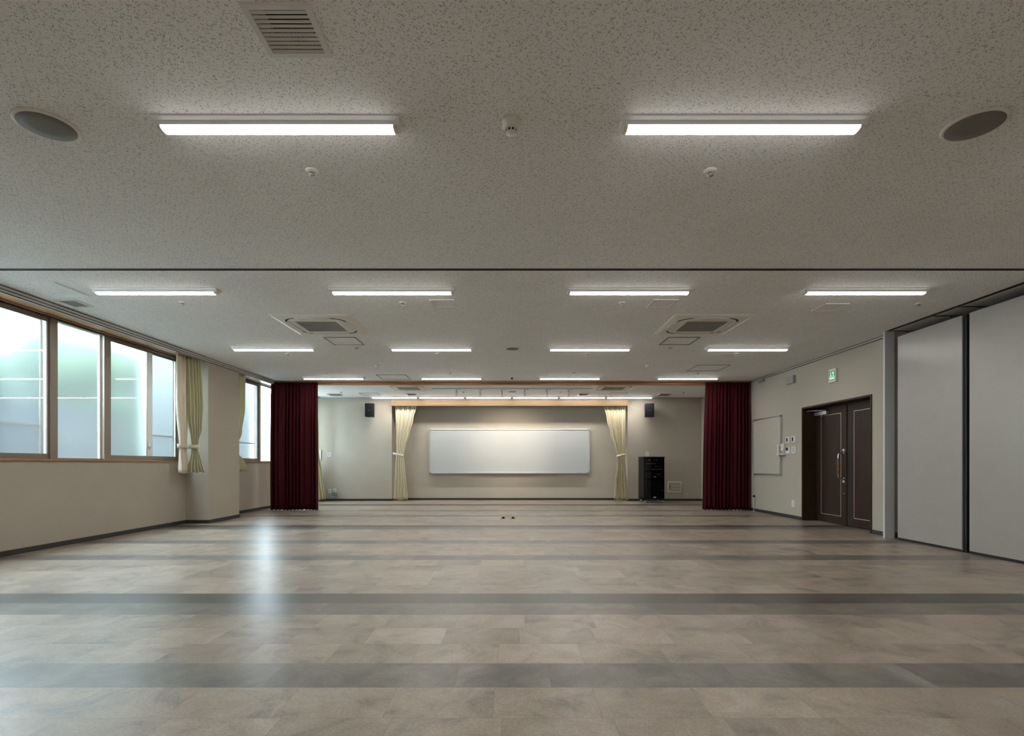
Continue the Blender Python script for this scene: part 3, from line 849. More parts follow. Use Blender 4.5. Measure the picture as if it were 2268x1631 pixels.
# ------------------------------------------------------------------ small ceiling fittings
def speaker_round(px, py, r, label):
    x, y = C(px, py)
    t = thing('ceiling_speaker', label, 'speaker', (x, y, ZC), 'round ceiling speakers')
    MB().lathe([(r, 0.0), (r, -0.006), (r - 0.008, -0.012), (r * 0.88, -0.011)], (x, y, ZC), 40).build('rim', M_ivory, t)
    MB().lathe([(r * 0.89, -0.007), (r * 0.885, -0.0115), (r * 0.5, -0.012), (0.004, -0.0125)], (x, y, ZC), 40).build('grille', M_spk, t)
M_spk = mat('perforated_speaker_grille', (0.19, 0.185, 0.162, 1), 0.7, var=0.1, scale=90)
speaker_round(104.5, 277, 0.152, 'round flat grille ceiling speaker near the left picture edge, level with the nearest lights')
speaker_round(2158, 276, 0.152, 'round flat grille ceiling speaker near the right picture edge, level with the nearest lights')
speaker_round(1134.5, 771.7, 0.120, 'round ceiling speaker on the centre line in the third light row')
speaker_round(1135, 867.5, 0.11, 'round ceiling speaker over the stage end behind the spotlights')

def sprinkler_proto(label):
    t = thing('sprinkler_head', label, 'sprinkler', (0, 0, ZC), 'ceiling sprinkler heads')
    MB().lathe([(0.042, 0), (0.042, -0.004), (0.032, -0.012), (0.018, -0.014)], (0, 0, ZC), 24).build('flange', M_ivory, t)
    MB().lathe([(0.016, -0.012), (0.016, -0.026), (0.022, -0.028), (0.022, -0.034), (0.010, -0.037)], (0, 0, ZC), 18).build('nozzle', M_steel, t)
    return t
sp = None
spk = [(691, 378, 'behind the nearest left light'), (1573, 378, 'behind the nearest right light'),
       (404, 669, 'behind the leftmost second row light'), (892, 670, 'behind the second light from left in the second row'),
       (1378, 670, 'behind the third light from left in the second row'), (2035, 672, 'behind the rightmost second row light'),
       (637, 783.5, 'behind the leftmost third row light'), (969, 783.5, 'behind the second light from left in the third row'),
       (1300, 783.5, 'behind the third light from left in the third row'), (1631, 783.5, 'behind the rightmost third row light'),
       (723, 826, 'in front of the leftmost fourth row light'), (997, 826, 'in front of the second light from left in the fourth row'),
       (1271, 826, 'in front of the third light from left in the fourth row'), (1546, 826, 'in front of the rightmost fourth row light'),
       (755, 868.5, 'over the stage end near the left wall'), (1026, 868, 'over the stage end left of the centre speaker'),
       (1243, 868.3, 'over the stage end right of the centre speaker'), (1514, 868.3, 'over the stage end near the right wall')]
for px, py, w in spk:
    x, y = C(px, py); lab = 'small sprinkler head ' + w
    if sp is None: sp = sprinkler_proto(lab); sp.location = (x, y, ZC)
    else: dup(sp, (x, y, ZC), lab)

def smoke(px, py, r, h, label, holes_=True):
    x, y = C(px, py)
    t = thing('smoke_detector', label, 'smoke detector', (x, y, ZC))
    MB().lathe([(r, 0), (r, -0.018), (r * 0.98, -0.022), (r * 0.97, -0.040), (r * 0.80, -0.052), (r * 0.60, -0.055)], (x, y, ZC), 32).build('base', M_ivory, t)
    if holes_:
        MB().lathe([(r * 0.56, -0.054), (r * 0.54, -0.070)], (x, y, ZC), 28).build('vent_ring', M_dark, t)
        b = MB()
        for k in range(8):
            a = 2 * PI * (k + 0.5) / 8 + PI / 8
            cx, cy = x + r * 0.56 * math.cos(a), y + r * 0.56 * math.sin(a)
            b.box(cx - 0.004, cx + 0.004, cy - 0.004, cy + 0.004, ZC - 0.071, ZC - 0.053)
        b.build('cage_rib', M_ivory, t)
        MB().lathe([(r * 0.62, -0.069), (r * 0.60, -0.074), (0.010, -0.076), (0.008, -0.078)], (x, y, ZC), 28).build('cap', M_ivory, t)
    return t
smoke(1132, 266, 0.050, 0.05, 'cream smoke detector with dark vent slots between the two nearest lights')
smoke(834.5, 808, 0.045, 0.04, 'small cream detector in the ceiling left of centre, before the fourth row', False)
smoke(1433.8, 808, 0.045, 0.04, 'small cream detector in the ceiling right of centre, before the fourth row', False)
for px, w in ((789.7, 'left'), (1484.5, 'right')):
    x, y = C(px, 770)
    t = thing('downlight_cover', 'small flat round cover plate behind the %s access hatch' % w, 'cover plate', (x, y, ZC))
    MB().lathe([(0.055, 0), (0.055, -0.004), (0.048, -0.008), (0.02, -0.012)], (x, y, ZC), 24).build('disc', M_ivory, t)
    MB().lathe([(0.02, -0.011), (0.016, -0.022)], (x, y, ZC), 16).build('sensor_dome', M_greypl, t)
x, y = C(1135, 836)
t = thing('motion_sensor', 'small dark sensor hanging from the ceiling on the centre line before the curtain beam', 'sensor', (x, y, ZC))
MB().lathe([(0.035, 0), (0.035, -0.008)], (x, y, ZC), 20).build('base', M_ivory, t)
MB().box(x - 0.035, x + 0.012, y - 0.03, y + 0.03, ZC - 0.05, ZC - 0.008).build('body', M_greypl, t, bevel=0.006)
MB().lathe([(0.014, 0), (0.014, 0.012)], (x - 0.012, y - 0.042, ZC - 0.03), 14, 'y').build('lens', M_black, t)

# ------------------------------------------------------------------ spotlight track over the stage end
YTR = C(0, 860.2)[1]
tx0, tx1 = C(957, 860.2)[0], C(1313, 860.2)[0]
t = thing('lighting_track', 'long slim grey ceiling track carrying six white spotlights', 'lighting track', ((tx0 + tx1) / 2, YTR, ZC))
MB().box(tx0, tx1, YTR - 0.018, YTR + 0.018, ZC - 0.018, ZC).build('rail', M_white, t)
MB().box(tx0 + 0.01, tx1 - 0.01, YTR - 0.006, YTR + 0.006, ZC - 0.0195, ZC - 0.017).build('conductor_slot', M_gap, t)
spotp = None
ord6 = ['leftmost', 'second from left', 'third from left', 'third from right', 'second from right', 'rightmost']
for k, px in enumerate((1011, 1063, 1111, 1162, 1211, 1259)):
    x = (px - VX) / F * YTR
    lab = 'white cylindrical track spotlight, %s of six over the whiteboard' % ord6[k]
    if spotp is None:
        spotp = thing('track_spotlight', lab, 'spotlight', (x, YTR, ZC - 0.018), 'white track spotlights')
        MB().box(x - 0.02, x + 0.10, YTR - 0.017, YTR + 0.017, ZC - 0.044, ZC - 0.018).build('adapter', M_white, spotp)
        MB().tube([(x, YTR, ZC - 0.044), (x, YTR + 0.005, ZC - 0.10)], 0.012, 8).build('stem', M_white, spotp)
        d = Vector((0, 0.72, -0.69)).normalized()
        c0 = Vector((x, YTR - 0.03, ZC - 0.10)); c1 = c0 + d * 0.115
        b = MB().tube([c0 - d * 0.02, c0], 0.028, 18).tube([c0, c1], 0.031, 20)
        hd = b.build('lamp_head', M_white, spotp)
        MB().tube([c1 - d * 0.001, c1 + d * 0.002], 0.025, 18).build('lens', M_lens, hd)
    else: dup(spotp, (x, YTR, ZC - 0.018), lab)
    # light of this spotlight
    sd = bpy.data.lights.new('spot_beam', 'SPOT'); sd.energy = SPOT; sd.color = (1.0, 0.83, 0.62)
    sd.spot_size = math.radians(58); sd.spot_blend = 1.0; sd.shadow_soft_size = 0.03
    so = bpy.data.objects.new('spot_beam', sd); scene.collection.objects.link(so)
    tgt = Vector(((px - 1140) / 150 * 0.6, YREC, 1.6)); src = Vector((x, YTR + 0.10, ZC - 0.22))
    so.location = src; so.rotation_euler = (tgt - src).to_track_quat('-Z', 'Y').to_euler()

# ------------------------------------------------------------------ whiteboard, valance and stage curtains
bx0, bz1 = WY(YREC - 0.06, 950, 951); bx1, bz0 = WY(YREC - 0.06, 1307, 1048)
t = thing('whiteboard', 'wide white wall whiteboard with silver frame between cream stage curtains', 'whiteboard', ((bx0 + bx1) / 2, YREC - 0.03, bz0))
MB().box(bx0 + 0.03, bx1 - 0.03, YREC - 0.05, YREC - 0.004, bz0 + 0.03, bz1 - 0.03).build('writing_surface', M_board, t)
MB().frame('xz', bx0, bx1, bz0, bz1, 0.026, YREC - 0.064, YREC - 0.004).build('frame', M_alu, t, bevel=0.006)
for sx, cx in ((1, bx0), (-1, bx1)):
    for sz, cz in ((1, bz0), (-1, bz1)):
        poly = [(cx - sx * 0.004, cz + sz * 0.022), (cx + sx * 0.022, cz - sz * 0.004), (cx + sx * 0.052, cz - sz * 0.004), (cx + sx * 0.052, cz + sz * 0.028), (cx + sx * 0.028, cz + sz * 0.052), (cx - sx * 0.004, cz + sz * 0.052)]
        MB().prism(poly, 'y', YREC - 0.068, YREC - 0.004).build('corner_cap', M_cornergrey, t)
MB().box(bx0 + 0.1, bx1 - 0.1, YREC - 0.13, YREC - 0.004, bz0 - 0.018, bz0).build('pen_tray', M_alu, t)

vx0, vx1 = WY(YB - 0.2, 866, 0)[0], WY(YB - 0.2, 1391.5, 0)[0]
YV = YB - 0.22
vz = WY(YV, 0, 899.5)[1]
t = thing('valance', 'long oak valance board above the whiteboard and stage curtains', 'valance', ((vx0 + vx1) / 2, YV, vz))
MB().box(vx0, vx1, YV, YV + 0.025, vz, ZC).build('front_board', M_wood, t, bevel=0.003)
MB().box(vx0, vx0 + 0.025, YV + 0.025, YB, vz, ZC).build('side_board', M_wood, t)
MB().box(vx1 - 0.025, vx1, YV + 0.025, YB, vz, ZC).build('side_board', M_wood, t)
MB().box(vx0 + 0.05, vx1 - 0.05, YV + 0.09, YV + 0.12, ZC - 0.03, ZC).build('curtain_track', M_alu, t)

YCU = YV + 0.13
def stage_curtain(label, edges_l, edges_r, tie_px, tie_py, ph):
    # edges: list of (pixel y, pixel x)
    z_of = lambda py: EYE + (VY - py) / F * YCU
    x_of = lambda px: (px - VX) / F * YCU
    zt, zb = ZC - 0.032, z_of(1107.3)
    TL = [((zt - z_of(py)) / (zt - zb), x_of(px)) for py, px in edges_l]; TR = [((zt - z_of(py)) / (zt - zb), x_of(px)) for py, px in edges_r]
    vt = (zt - z_of(tie_py)) / (zt - zb)
    t = thing('stage_curtain', label, 'curtain', (x_of(tie_px), YCU, zb), 'cream stage curtains')
    def P(u, v):
        xl, xr = lerp_table(TL, v), lerp_table(TR, v)
        k = 11
        squeeze = max(0.0, 1 - abs(v - vt) / 0.35)
        uu = u + 0.012 * math.sin(17 * u + ph)
        a = 0.030 * (0.55 + 0.45 * v) * (1 - 0.45 * squeeze)
        yy = YCU + a * math.sin(2 * PI * k * uu + ph) + 0.010 * math.sin(2 * PI * 4.3 * uu + 2 * v)
        dz = 0.0 if v < 0.999 else 0.015 * math.sin(9 * u + ph)
        return (xl + u * (xr - xl) + 0.006 * math.sin(2 * PI * k * uu + 1.2), yy, zt + (zb - zt) * v + dz)
    solid(sweep_curtain(P, 150, 34).build('cloth', M_cream, t), 0.004)
    return t, vt, zt, zb, x_of, z_of
tL = [(880, 875), (899, 875), (960, 877), (1006, 877.5), (1040, 875), (1108, 871.8)]
tR = [(880, 924), (899, 922.5), (930, 915), (960, 907), (990, 898), (1009, 893.5), (1030, 896), (1070, 900), (1108, 903)]
t, *_ = stage_curtain('cream stage curtain tied back at the left end of the oak valance', tL, tR, 884, 1008, 0.4)
def tie_band(t, px0, px1, py0, py1, m):
    x0, x1 = (px0 - VX) / F * YCU, (px1 - VX) / F * YCU
    z0 = EYE + (VY - py0) / F * YCU; z1 = EYE + (VY - py1) / F * YCU
    n = 28; vs = []; fs = []
    for i in range(n):
        a = 2 * PI * i / n
        x = (x0 + x1) / 2 + (x1 - x0) / 2 * math.cos(a); y = YCU - 0.062 * math.sin(a)
        zz = z0 + (z1 - z0) * (0.5 + 0.5 * math.cos(a))
        for dz in (-0.032, 0.032): vs.append((x, y, zz + dz))
    for i in range(n): j = (i + 1) % n; fs.append((2 * i, 2 * j, 2 * j + 1, 2 * i + 1))
    solid(MB().add(vs, fs, True).build('tie_band', m, t), 0.006)
tie_band(t, 870.5, 893.5, 1005, 1010, M_tie)
tL = [(880, 1336), (899, 1338), (930, 1344), (960, 1352), (990, 1361), (1008, 1367), (1030, 1366), (1070, 1362), (1108, 1360.5)]
tR = [(880, 1386), (899, 1385.5), (960, 1384.5), (1008, 1382.5), (1040, 1386), (1108, 1392)]
t, *_ = stage_curtain('cream stage curtain tied back at the right end of the oak valance', tL, tR, 1375, 1008, 1.9)
tie_band(t, 1366, 1384.5, 1011, 1007, M_cream)

# ------------------------------------------------------------------ red velvet curtains under the beam
YCR = 12.27
def red_curtain(label, top_l, top_r, bot_l, bot_r, ph):
    x_of = lambda px: (px - VX) / F * YCR
    zt, zb = 2.926, 0.014
    t = thing('velvet_curtain', label, 'curtain', ((x_of(bot_l) + x_of(bot_r)) / 2, YCR, zb), 'wine red velvet curtains')
    def P(u, v):
        xl = x_of(top_l + (bot_l - top_l) * v) - 0.03 * math.sin(PI * v) * 0.4
        xr = x_of(top_r + (bot_r - top_r) * min(1, v * 1.2))
        uu = u + 0.010 * math.sin(13 * u + ph) + 0.006 * math.sin(31 * u + 2 * ph)
        k = 13
        a = (0.034 + 0.034 * min(1, v * 3)) * (0.68 + 0.5 * math.sin(5.3 * u + ph) * math.sin(17 * u + 2 * ph))
        w = math.sin(2 * PI * k * uu)
        y = YCR + a * (w if w < 0 else w * 0.7) + 0.012 * math.sin(2 * PI * 2 * k * uu + 1) * max(0, 1 - v * 8)
        dz = 0.008 * math.sin(2 * PI * k * uu) + 0.004 * math.sin(11 * u) if v > 0.999 else 0
        return (xl + (xr - xl) * u, y, zt + (zb + dz - zt) * v)
    solid(sweep_curtain(P, 260, 24).build('cloth', M_red, t), 0.005)
    MB().box(x_of(top_l), x_of(top_r), YCR - 0.012, YCR + 0.012, 2.912, 2.9275).build('curtain_track', M_gap, t)
    return t
red_curtain('wine red floor-length velvet curtain gathered at the left, beside the windows', 599.5, 703, 598.5, 704, 0.3)
red_curtain('wine red floor-length velvet curtain gathered at the right, beside the wall board', 1563, 1662.5, 1556.5, 1662, 1.7)

# ------------------------------------------------------------------ pale window curtains
def window_curtain(label, panels, ties, base, group='tied pale window curtains'):
    t = thing('window_curtain', label, 'curtain', base, group)
    for (m, A, B, tab_l, tab_r, zt, zb, k, amp, ph) in panels:
        A = Vector(A); B = Vector(B); D = B - A; N = Vector((D.y, -D.x)).normalized()
        def P(u, v):
            l, r = lerp_table(tab_l, v), lerp_table(tab_r, v)
            s = l + (r - l) * u; uu = u + 0.03 * math.sin(7 * u + ph)
            tight = max(0.0, 1 - abs(v - TIEV) / 0.16)
            a = amp * (1 - 0.5 * tight) * (0.7 + 0.5 * v)
            p = A + D * s + N * (a * math.sin(2 * PI * k * uu + ph))
            dz = 0.012 * math.sin(2 * PI * k * uu * 0.5 + ph) if v > 0.999 else 0
            return (p.x, p.y, zt + (zb - zt) * v + dz)
        solid(sweep_curtain(P, 80, 36).build('cloth', m, t), 0.004)
    for (m, cx, cy, rx, ry, z, h) in ties:
        n = 24; vs = []; fs = []
        for i in range(n):
            a = 2 * PI * i / n
            for dz in (-h, h): vs.append((cx + rx * math.cos(a), cy + ry * math.sin(a), z + dz))
        for i in range(n): j = (i + 1) % n; fs.append((2 * i, 2 * j, 2 * j + 1, 2 * i + 1))
        solid(MB().add(vs, fs, True).build('tie_band', m, t), 0.006)
    return t
TIEV = 0.785
ZB1 = 0.90
window_curtain('pale green and ivory window curtains tied back beside the pillar', [
    (M_lining, (-5.56, 8.93), (-5.60, 9.30), [(0, 0.0), (0.4, 0.0), (TIEV, 0.32), (1, 0.30)], [(0, 1.0), (TIEV, 0.92), (1, 0.98)], 2.915, ZB1, 3, 0.035, 0.3),
    (M_green, (-5.585, 9.22), (-5.415, 9.47), [(0, 0.0), (0.5, 0.12), (TIEV, 0.36), (1, 0.10)], [(0, 0.86), (0.45, 0.95), (0.6, 0.90), (TIEV, 0.66), (0.9, 0.86), (1, 1.05)], 2.915, ZB1 + 0.01, 5, 0.035, 1.1)],
    [(M_lining, -5.587, 9.155, 0.048, 0.125, 1.36, 0.038), (M_green, -5.505, 9.345, 0.075, 0.075, 1.355, 0.034)], (-5.52, 9.2, ZB1))
window_curtain('pale green window curtain half hidden behind the pillar', [
    (M_green, (-5.56, 10.72), (-5.52, 11.20), [(0, 0.0), (1, 0.0)], [(0, 0.90), (0.35, 0.86), (0.6, 0.62), (TIEV, 0.22), (0.92, 0.85), (1, 1.02)], 2.915, ZB1 + 0.02, 5, 0.035, 0.6)],
    [(M_green, -5.555, 10.775, 0.055, 0.07, 1.355, 0.034)], (-5.54, 10.9, ZB1))
window_curtain('pale floor-length curtain in the far left corner, mostly hidden by the red curtain', [
    (M_green, (-5.70, 14.95), (-5.24, 15.22), [(0, 0.0), (1, 0.0)], [(0, 0.62), (0.5, 0.66), (0.8, 0.86), (1, 1.0)], 2.915, 0.05, 5, 0.03, 0.4)],
    [], (-5.5, 15.1, 0.05))

# ------------------------------------------------------------------ back wall: speakers, rack, plates
def wall_speaker(pc, label):
    x, z = WY(15.12, pc, 908.7)
    t = thing('wall_speaker', label, 'speaker', (x, 15.2, z - 0.19), 'black wall speakers')
    w, h = 0.128, 0.19
    poly = [(x - w, 15.10), (x + w, 15.10), (x + w * 0.72, 15.32), (x - w * 0.72, 15.32)]
    MB().prism(poly, 'z', z - h, z + h).build('cabinet', M_black, t, bevel=0.006)
    MB().box(x - w + 0.008, x + w - 0.008, 15.094, 15.102, z - h + 0.008, z + h - 0.008).build('grille', M_speakerface, t)
    MB().box(x - 0.012, x + 0.012, 15.091, 15.095, z - 0.005, z + 0.005).build('badge', M_greypl, t)
    MB().box(x - 0.04, x + 0.04, YB - 0.02, YB, z - 0.06, z + 0.06).tube([(x, YB - 0.01, z), (x, 15.31, z)], 0.018, 10).build('wall_bracket', M_black, t)
wall_speaker(818.3, 'black wall speaker left of the whiteboard')
wall_speaker(1438.7, 'black wall speaker right of the whiteboard, above the equipment rack')

RY0, RY1 = 14.56, 15.16
rxa, rxb = 295.0 / F * RY0, 341.0 / F * RY0
RZ0, RZ1 = 0.095, 1.235
t = thing('equipment_rack', 'black audio equipment rack with glass door on casters at right of the stage', 'rack', ((rxa + rxb) / 2, (RY0 + RY1) / 2, 0))
s = MB().box(rxa, rxa + 0.02, RY0 + 0.02, RY1, RZ0, RZ1).box(rxb - 0.02, rxb, RY0 + 0.02, RY1, RZ0, RZ1).box(rxa, rxb, RY1 - 0.02, RY1, RZ0, RZ1).box(rxa, rxb, RY0 + 0.02, RY1, RZ0, RZ0 + 0.03)
s.build('cabinet', M_black, t)
MB().box(rxa - 0.012, rxb + 0.012, RY0 - 0.01, RY1 + 0.01, RZ1, RZ1 + 0.022).build('top_panel', M_black, t, bevel=0.004)
M_unit = mat('black_equipment_face', (0.016, 0.016, 0.017, 1), 0.4, var=0.1)
zs = [(1.12, 1.21), (1.03, 1.11), (0.955, 1.02), (0.885, 0.945), (0.75, 0.82), (0.68, 0.74), (0.14, 0.60)]
for k, (a, b) in enumerate(zs):
    u = MB().box(rxa + 0.025, rxb - 0.025, RY0 + 0.045, RY0 + 0.42, a, b).build('audio_unit', M_unit, t)
    zm = (a + b) / 2; yk = RY0 + 0.045
    if k == 0: kn = [(0.16, 0.02), (0.30, 0.010), (0.36, 0.02), (0.45, 0.008)]
    elif k == 1: kn = [(0.10 + 0.055 * i, 0.014) for i in range(5)]
    elif k == 2: kn = [(0.32, 0.012), (0.36, 0.008), (0.45, 0.01)]
    elif k == 4: kn = [(0.08, 0.008), (0.14, 0.008), (0.37, 0.01), (0.43, 0.016)]
    else: kn = []
    for dx, r in kn:
        MB().lathe([(r, -0.012), (r, 0.0)], (rxa + dx, yk, zm), 12, 'y').build('knob', M_white, u)
    if k == 3: MB().box(rxa + 0.22, rxb - 0.06, yk - 0.004, yk, zm - 0.012, zm + 0.012).build('display', M_greypl, u)
    if k == 5: MB().box(rxa + 0.29, rxa + 0.33, yk - 0.004, yk, zm - 0.01, zm + 0.01).build('status_light', M_led, u)
def mat_clear():
    t_ = NT('tinted_door_glass'); t_.n.remove(t_.b)
    tr_ = t_.node('ShaderNodeBsdfTransparent'); gl_ = t_.node('ShaderNodeBsdfGlossy'); gl_.inputs['Roughness'].default_value = 0.02
    n_ = t_.noise(t_.coords(), 4.0, 1)
    t_.link(t_.ramp(n_, [(0, (0.56, 0.57, 0.59, 1)), (1, (0.60, 0.61, 0.63, 1))]), tr_.inputs[0])
    ms_ = t_.node('ShaderNodeMixShader'); ms_.inputs[0].default_value = 0.03
    t_.link(tr_.outputs[0], ms_.inputs[1]); t_.link(gl_.outputs[0], ms_.inputs[2]); t_.link(ms_.outputs[0], t_.out.inputs[0])
    return t_.m
dg = MB().box(rxa + 0.004, rxb - 0.004, RY0, RY0 + 0.006, RZ0 + 0.01, RZ1 - 0.004).build('glass_door', mat_clear(), t)
MB().box(rxb - 0.08, rxb - 0.04, RY0 - 0.008, RY0, 0.345, 0.365).build('door_handle', M_steel, dg)
MB().box(rxa + 0.26, rxa + 0.33, RY0 - 0.003, RY0, 0.14, 0.175).build('badge', M_alu, dg)
for cx in (rxa + 0.05, rxb - 0.05):
    for cy in (RY0 + 0.06, RY1 - 0.06):
        MB().lathe([(0.036, -0.012), (0.04, -0.008), (0.04, 0.008), (0.036, 0.012)], (cx, cy, 0.040), 18, 'x')\
            .box(cx - 0.02, cx - 0.015, cy - 0.02, cy + 0.02, 0.03, RZ0).box(cx + 0.015, cx + 0.02, cy - 0.02, cy + 0.02, 0.03, RZ0).build('caster', M_steel, t)

def plate_back(px0, px1, py0, py1, label, cat, name, marks=(), Y=YB, m=M_white, d=0.009):
    x0, z1 = WY(Y, px0, py0); x1, z0 = WY(Y, px1, py1)
    t = thing(name, label, cat, ((x0 + x1) / 2, Y - 0.004, z0))
    MB().box(x0, x1, Y - d, Y, z0, z1).build('plate', m, t, bevel=0.002)
    for (u0, u1, v0, v1, mm, nm) in marks:
        MB().box(x0 + (x1 - x0) * u0, x0 + (x1 - x0) * u1, Y - d - 0.004, Y - d, z0 + (z1 - z0) * v0, z0 + (z1 - z0) * v1).build(nm, mm, t)
    return t
M_btn = mat('grey_switch_rocker', (0.42, 0.43, 0.44, 1), 0.5, var=0.03)
plate_back(725, 734.3, 1002.5, 1012, 'white double switch plate on the back wall left of the whiteboard', 'switch', 'switch_plate', [(0.2, 0.42, 0.25, 0.75, M_btn, 'rocker'), (0.58, 0.8, 0.25, 0.75, M_btn, 'rocker')])
plate_back(699, 711.5, 997, 1019.5, 'grey control box on the back wall beside the left red curtain', 'control box', 'control_box', [(0.3, 0.5, 0.45, 0.55, M_btn, 'button')], m=M_ivory, d=0.03)
plate_back(727.5, 733, 1083, 1093, 'small white outlet plate low on the back wall, left of the coiled cable', 'outlet', 'wall_outlet', [(0.35, 0.65, 0.2, 0.8, M_btn, 'socket')])
plate_back(738, 744.5, 1082.5, 1092, 'small white outlet plate low on the back wall, above the coiled cable', 'outlet', 'wall_outlet', [(0.38, 0.62, 0.38, 0.62, M_black, 'socket')])
plate_back(1430.8, 1436.8, 1001, 1011.3, 'small white outlet plate on the back wall above the equipment rack', 'outlet', 'wall_outlet', [(0.38, 0.62, 0.2, 0.8, M_btn, 'socket')])
plate_back(1478.5, 1509, 1067, 1091, 'beige wall hatch low on the back wall right of the equipment rack', 'hatch', 'wall_hatch', [(0.06, 0.94, 0.08, 0.92, M_wall, 'hatch_door'), (0.13, 0.19, 0.35, 0.66, M_black, 'latch')], m=M_ivory, d=0.012)
# coiled cable
cx, cz = WY(YB - 0.03, 741.6, 1096.6)
b = MB(); r0 = 0.068; pts = []
for k in range(5 * 26):
    a = 2 * PI * k / 26
    r = r0 + 0.008 * math.sin(k * 0.7) * 0.6 + 0.002 * (k // 26)
    pts.append((cx + r * math.sin(a), YB - 0.020 - 0.010 * (k // 26) + 0.003 * math.sin(3 * a), cz + r * math.cos(a) * 0.98))
b.tube(pts, 0.0085, 8)
sx, sz = WY(YB, 741.2, 1087.5)
b.tube([(pts[0][0], pts[0][1], pts[0][2]), (sx, YB - 0.03, sz - 0.02), (sx, YB - 0.013, sz)], 0.0055, 8)
tag(b.build('coiled_cable', M_cable), 'teal network cable coiled against the back wall near the floor', 'cable')
# curtain rails over the back wall sides
for (pa, pb, w) in ((700, 818, 'left'), (1450, 1558, 'right')):
    x0, x1 = (pa - VX) / F * 15.25, (pb - VX) / F * 15.25
    t = thing('curtain_rail', 'thin empty curtain rail under the ceiling at the %s of the back wall' % w, 'curtain rail', ((x0 + x1) / 2, 15.25, ZC))
    MB().box(x0, x1, 15.24, 15.265, ZC - 0.022, ZC).build('rail', M_greypl, t)
    if w == 'right':
        for k in range(22):
            xx = x0 + 0.5 + (x1 - x0 - 0.55) * k / 21
            MB().tube([(xx, 15.252, ZC - 0.020), (xx, 15.252, ZC - 0.040), (xx + 0.012, 15.252, ZC - 0.046)], 0.0035, 6).build('runner', M_greypl, t)

# ------------------------------------------------------------------ right wall: board, phone, switches, sign
by0, _ = WX(XR - 0.03, 1729, 0); by1 = 12.10
bz1 = WX(XR - 0.03, 1729, 919.5)[1]; bz0 = WX(XR - 0.03, 1729, 1053.5)[1]
t = thing('wall_board', 'beige wall board with silver frame beside the right red curtain', 'board', (XR - 0.02, (by0 + by1) / 2, bz0))
MB().box(XR - 0.022, XR, by0 + 0.02, by1 - 0.02, bz0 + 0.02, bz1 - 0.02).build('sheet', M_boardside, t)
MB().frame('yz', by0, by1, bz0, bz1, 0.026, XR - 0.038, XR).build('frame', M_alu, t)
for cy, s_ in ((by0, 1), (by1, -1)):
    for cz, q_ in ((bz0, 1), (bz1, -1)):
        MB().box(XR - 0.042, XR, cy - s_ * 0.003, cy + s_ * 0.045, cz - q_ * 0.003, cz + q_ * 0.045).build('corner_cap', M_cornergrey, t, bevel=0.004)

def plate_right(px0, px1, py0, py1, label, cat, name, marks=(), m=M_white, d=0.012, X=XR):
    ya, z1 = WX(X, px0, (py0)); yb, _ = WX(X, px1, 0)
    pm = (px0 + px1) / 2; _, z1 = WX(X, pm, py0); _, z0 = WX(X, pm, py1)
    t = thing(name, label, cat, (X - 0.004, (ya + yb) / 2, z0))
    MB().box(X - d, X, yb, ya, z0, z1).build('plate', m, t, bevel=0.002)
    for (u0, u1, v0, v1, mm, nm) in marks:
        MB().box(X - d - 0.005, X - d, ya + (yb - ya) * u0, ya + (yb - ya) * u1, z0 + (z1 - z0) * v0, z0 + (z1 - z0) * v1).build(nm, mm, t)
    return t
plate_right(1741, 1749.5, 968, 981.5, 'white air conditioner remote plate with dark display, upper left of four by the door', 'switch', 'wall_remote', [(0.28, 0.55, 0.2, 0.82, M_lcd, 'display')])
plate_right(1753.5, 1762.5, 966.5, 980.5, 'white air conditioner remote plate with dark display, upper right of four by the door', 'switch', 'wall_remote', [(0.25, 0.52, 0.2, 0.82, M_lcd, 'display')])
plate_right(1741, 1750, 990.5, 1005, 'white control plate with square dark screen, lower left of four by the door', 'switch', 'wall_remote', [(0.12, 0.6, 0.45, 0.92, M_lcd, 'display')])
plate_right(1754, 1763.5, 989.5, 1004, 'white light switch plate with six rockers, lower right of four by the door', 'switch', 'switch_plate', [(0.2 + 0.32 * i, 0.42 + 0.32 * i, 0.2 + 0.24 * j, 0.36 + 0.24 * j, M_btn, 'rocker') for i in range(2) for j in range(3)])
plate_right(1754.5, 1761.5, 1108, 1123.5, 'white outlet plate low on the right wall beside the brown door', 'outlet', 'wall_outlet', [(0.3, 0.6, 0.2, 0.8, M_white, 'socket')])
plate_right(1746, 1762.5, 833.5, 850, 'grey square wall speaker box high on the right wall', 'speaker', 'wall_box_speaker', [(0.08, 0.92, 0.08, 0.92, M_greypl, 'grille'), (0.25, 0.33, 0.55, 0.62, M_dark, 'badge')], m=M_greypl, d=0.055)
plate_right(1682, 1694, 840.5, 847.5, 'small grey sensor box under the cornice above the wall board', 'sensor', 'wall_sensor', [(0.3, 0.7, 0.25, 0.75, M_slat, 'lens')], m=M_greypl, d=0.045)
# exit sign
ya, yb = WX(XR, 1839.6, 0)[0], WX(XR, 1855.3, 0)[0]
zt = WX(XR, 1847.5, 817.3)[1]; zb = WX(XR, 1847.5, 847)[1]
t = thing('exit_sign', 'green and white running man exit sign above the brown double door', 'sign', (XR, (ya + yb) / 2, zb))
MB().box(XR - 0.035, XR, yb, ya, zb, zt).build('housing', M_ivory, t, bevel=0.003)
xs_ = XR - 0.035
def U(u): return ya - 0.02 + (yb + 0.02 - ya + 0.02) * u
W_ = ya - yb - 0.04
fz0, fz1 = zb + 0.032, zt - 0.04
def Vz(v): return fz0 + (fz1 - fz0) * v
MB().box(xs_ - 0.003, xs_, U(0), U(1), fz0, fz1).build('green_face', M_exit, t)
MB().box(xs_ - 0.005, xs_ - 0.003, U(0.22), U(0.84), Vz(0.42), Vz(0.90)).box(xs_ - 0.005, xs_ - 0.003, U(0.10), U(0.97), Vz(0.10), Vz(0.42)).build('white_field', M_exitw, t)
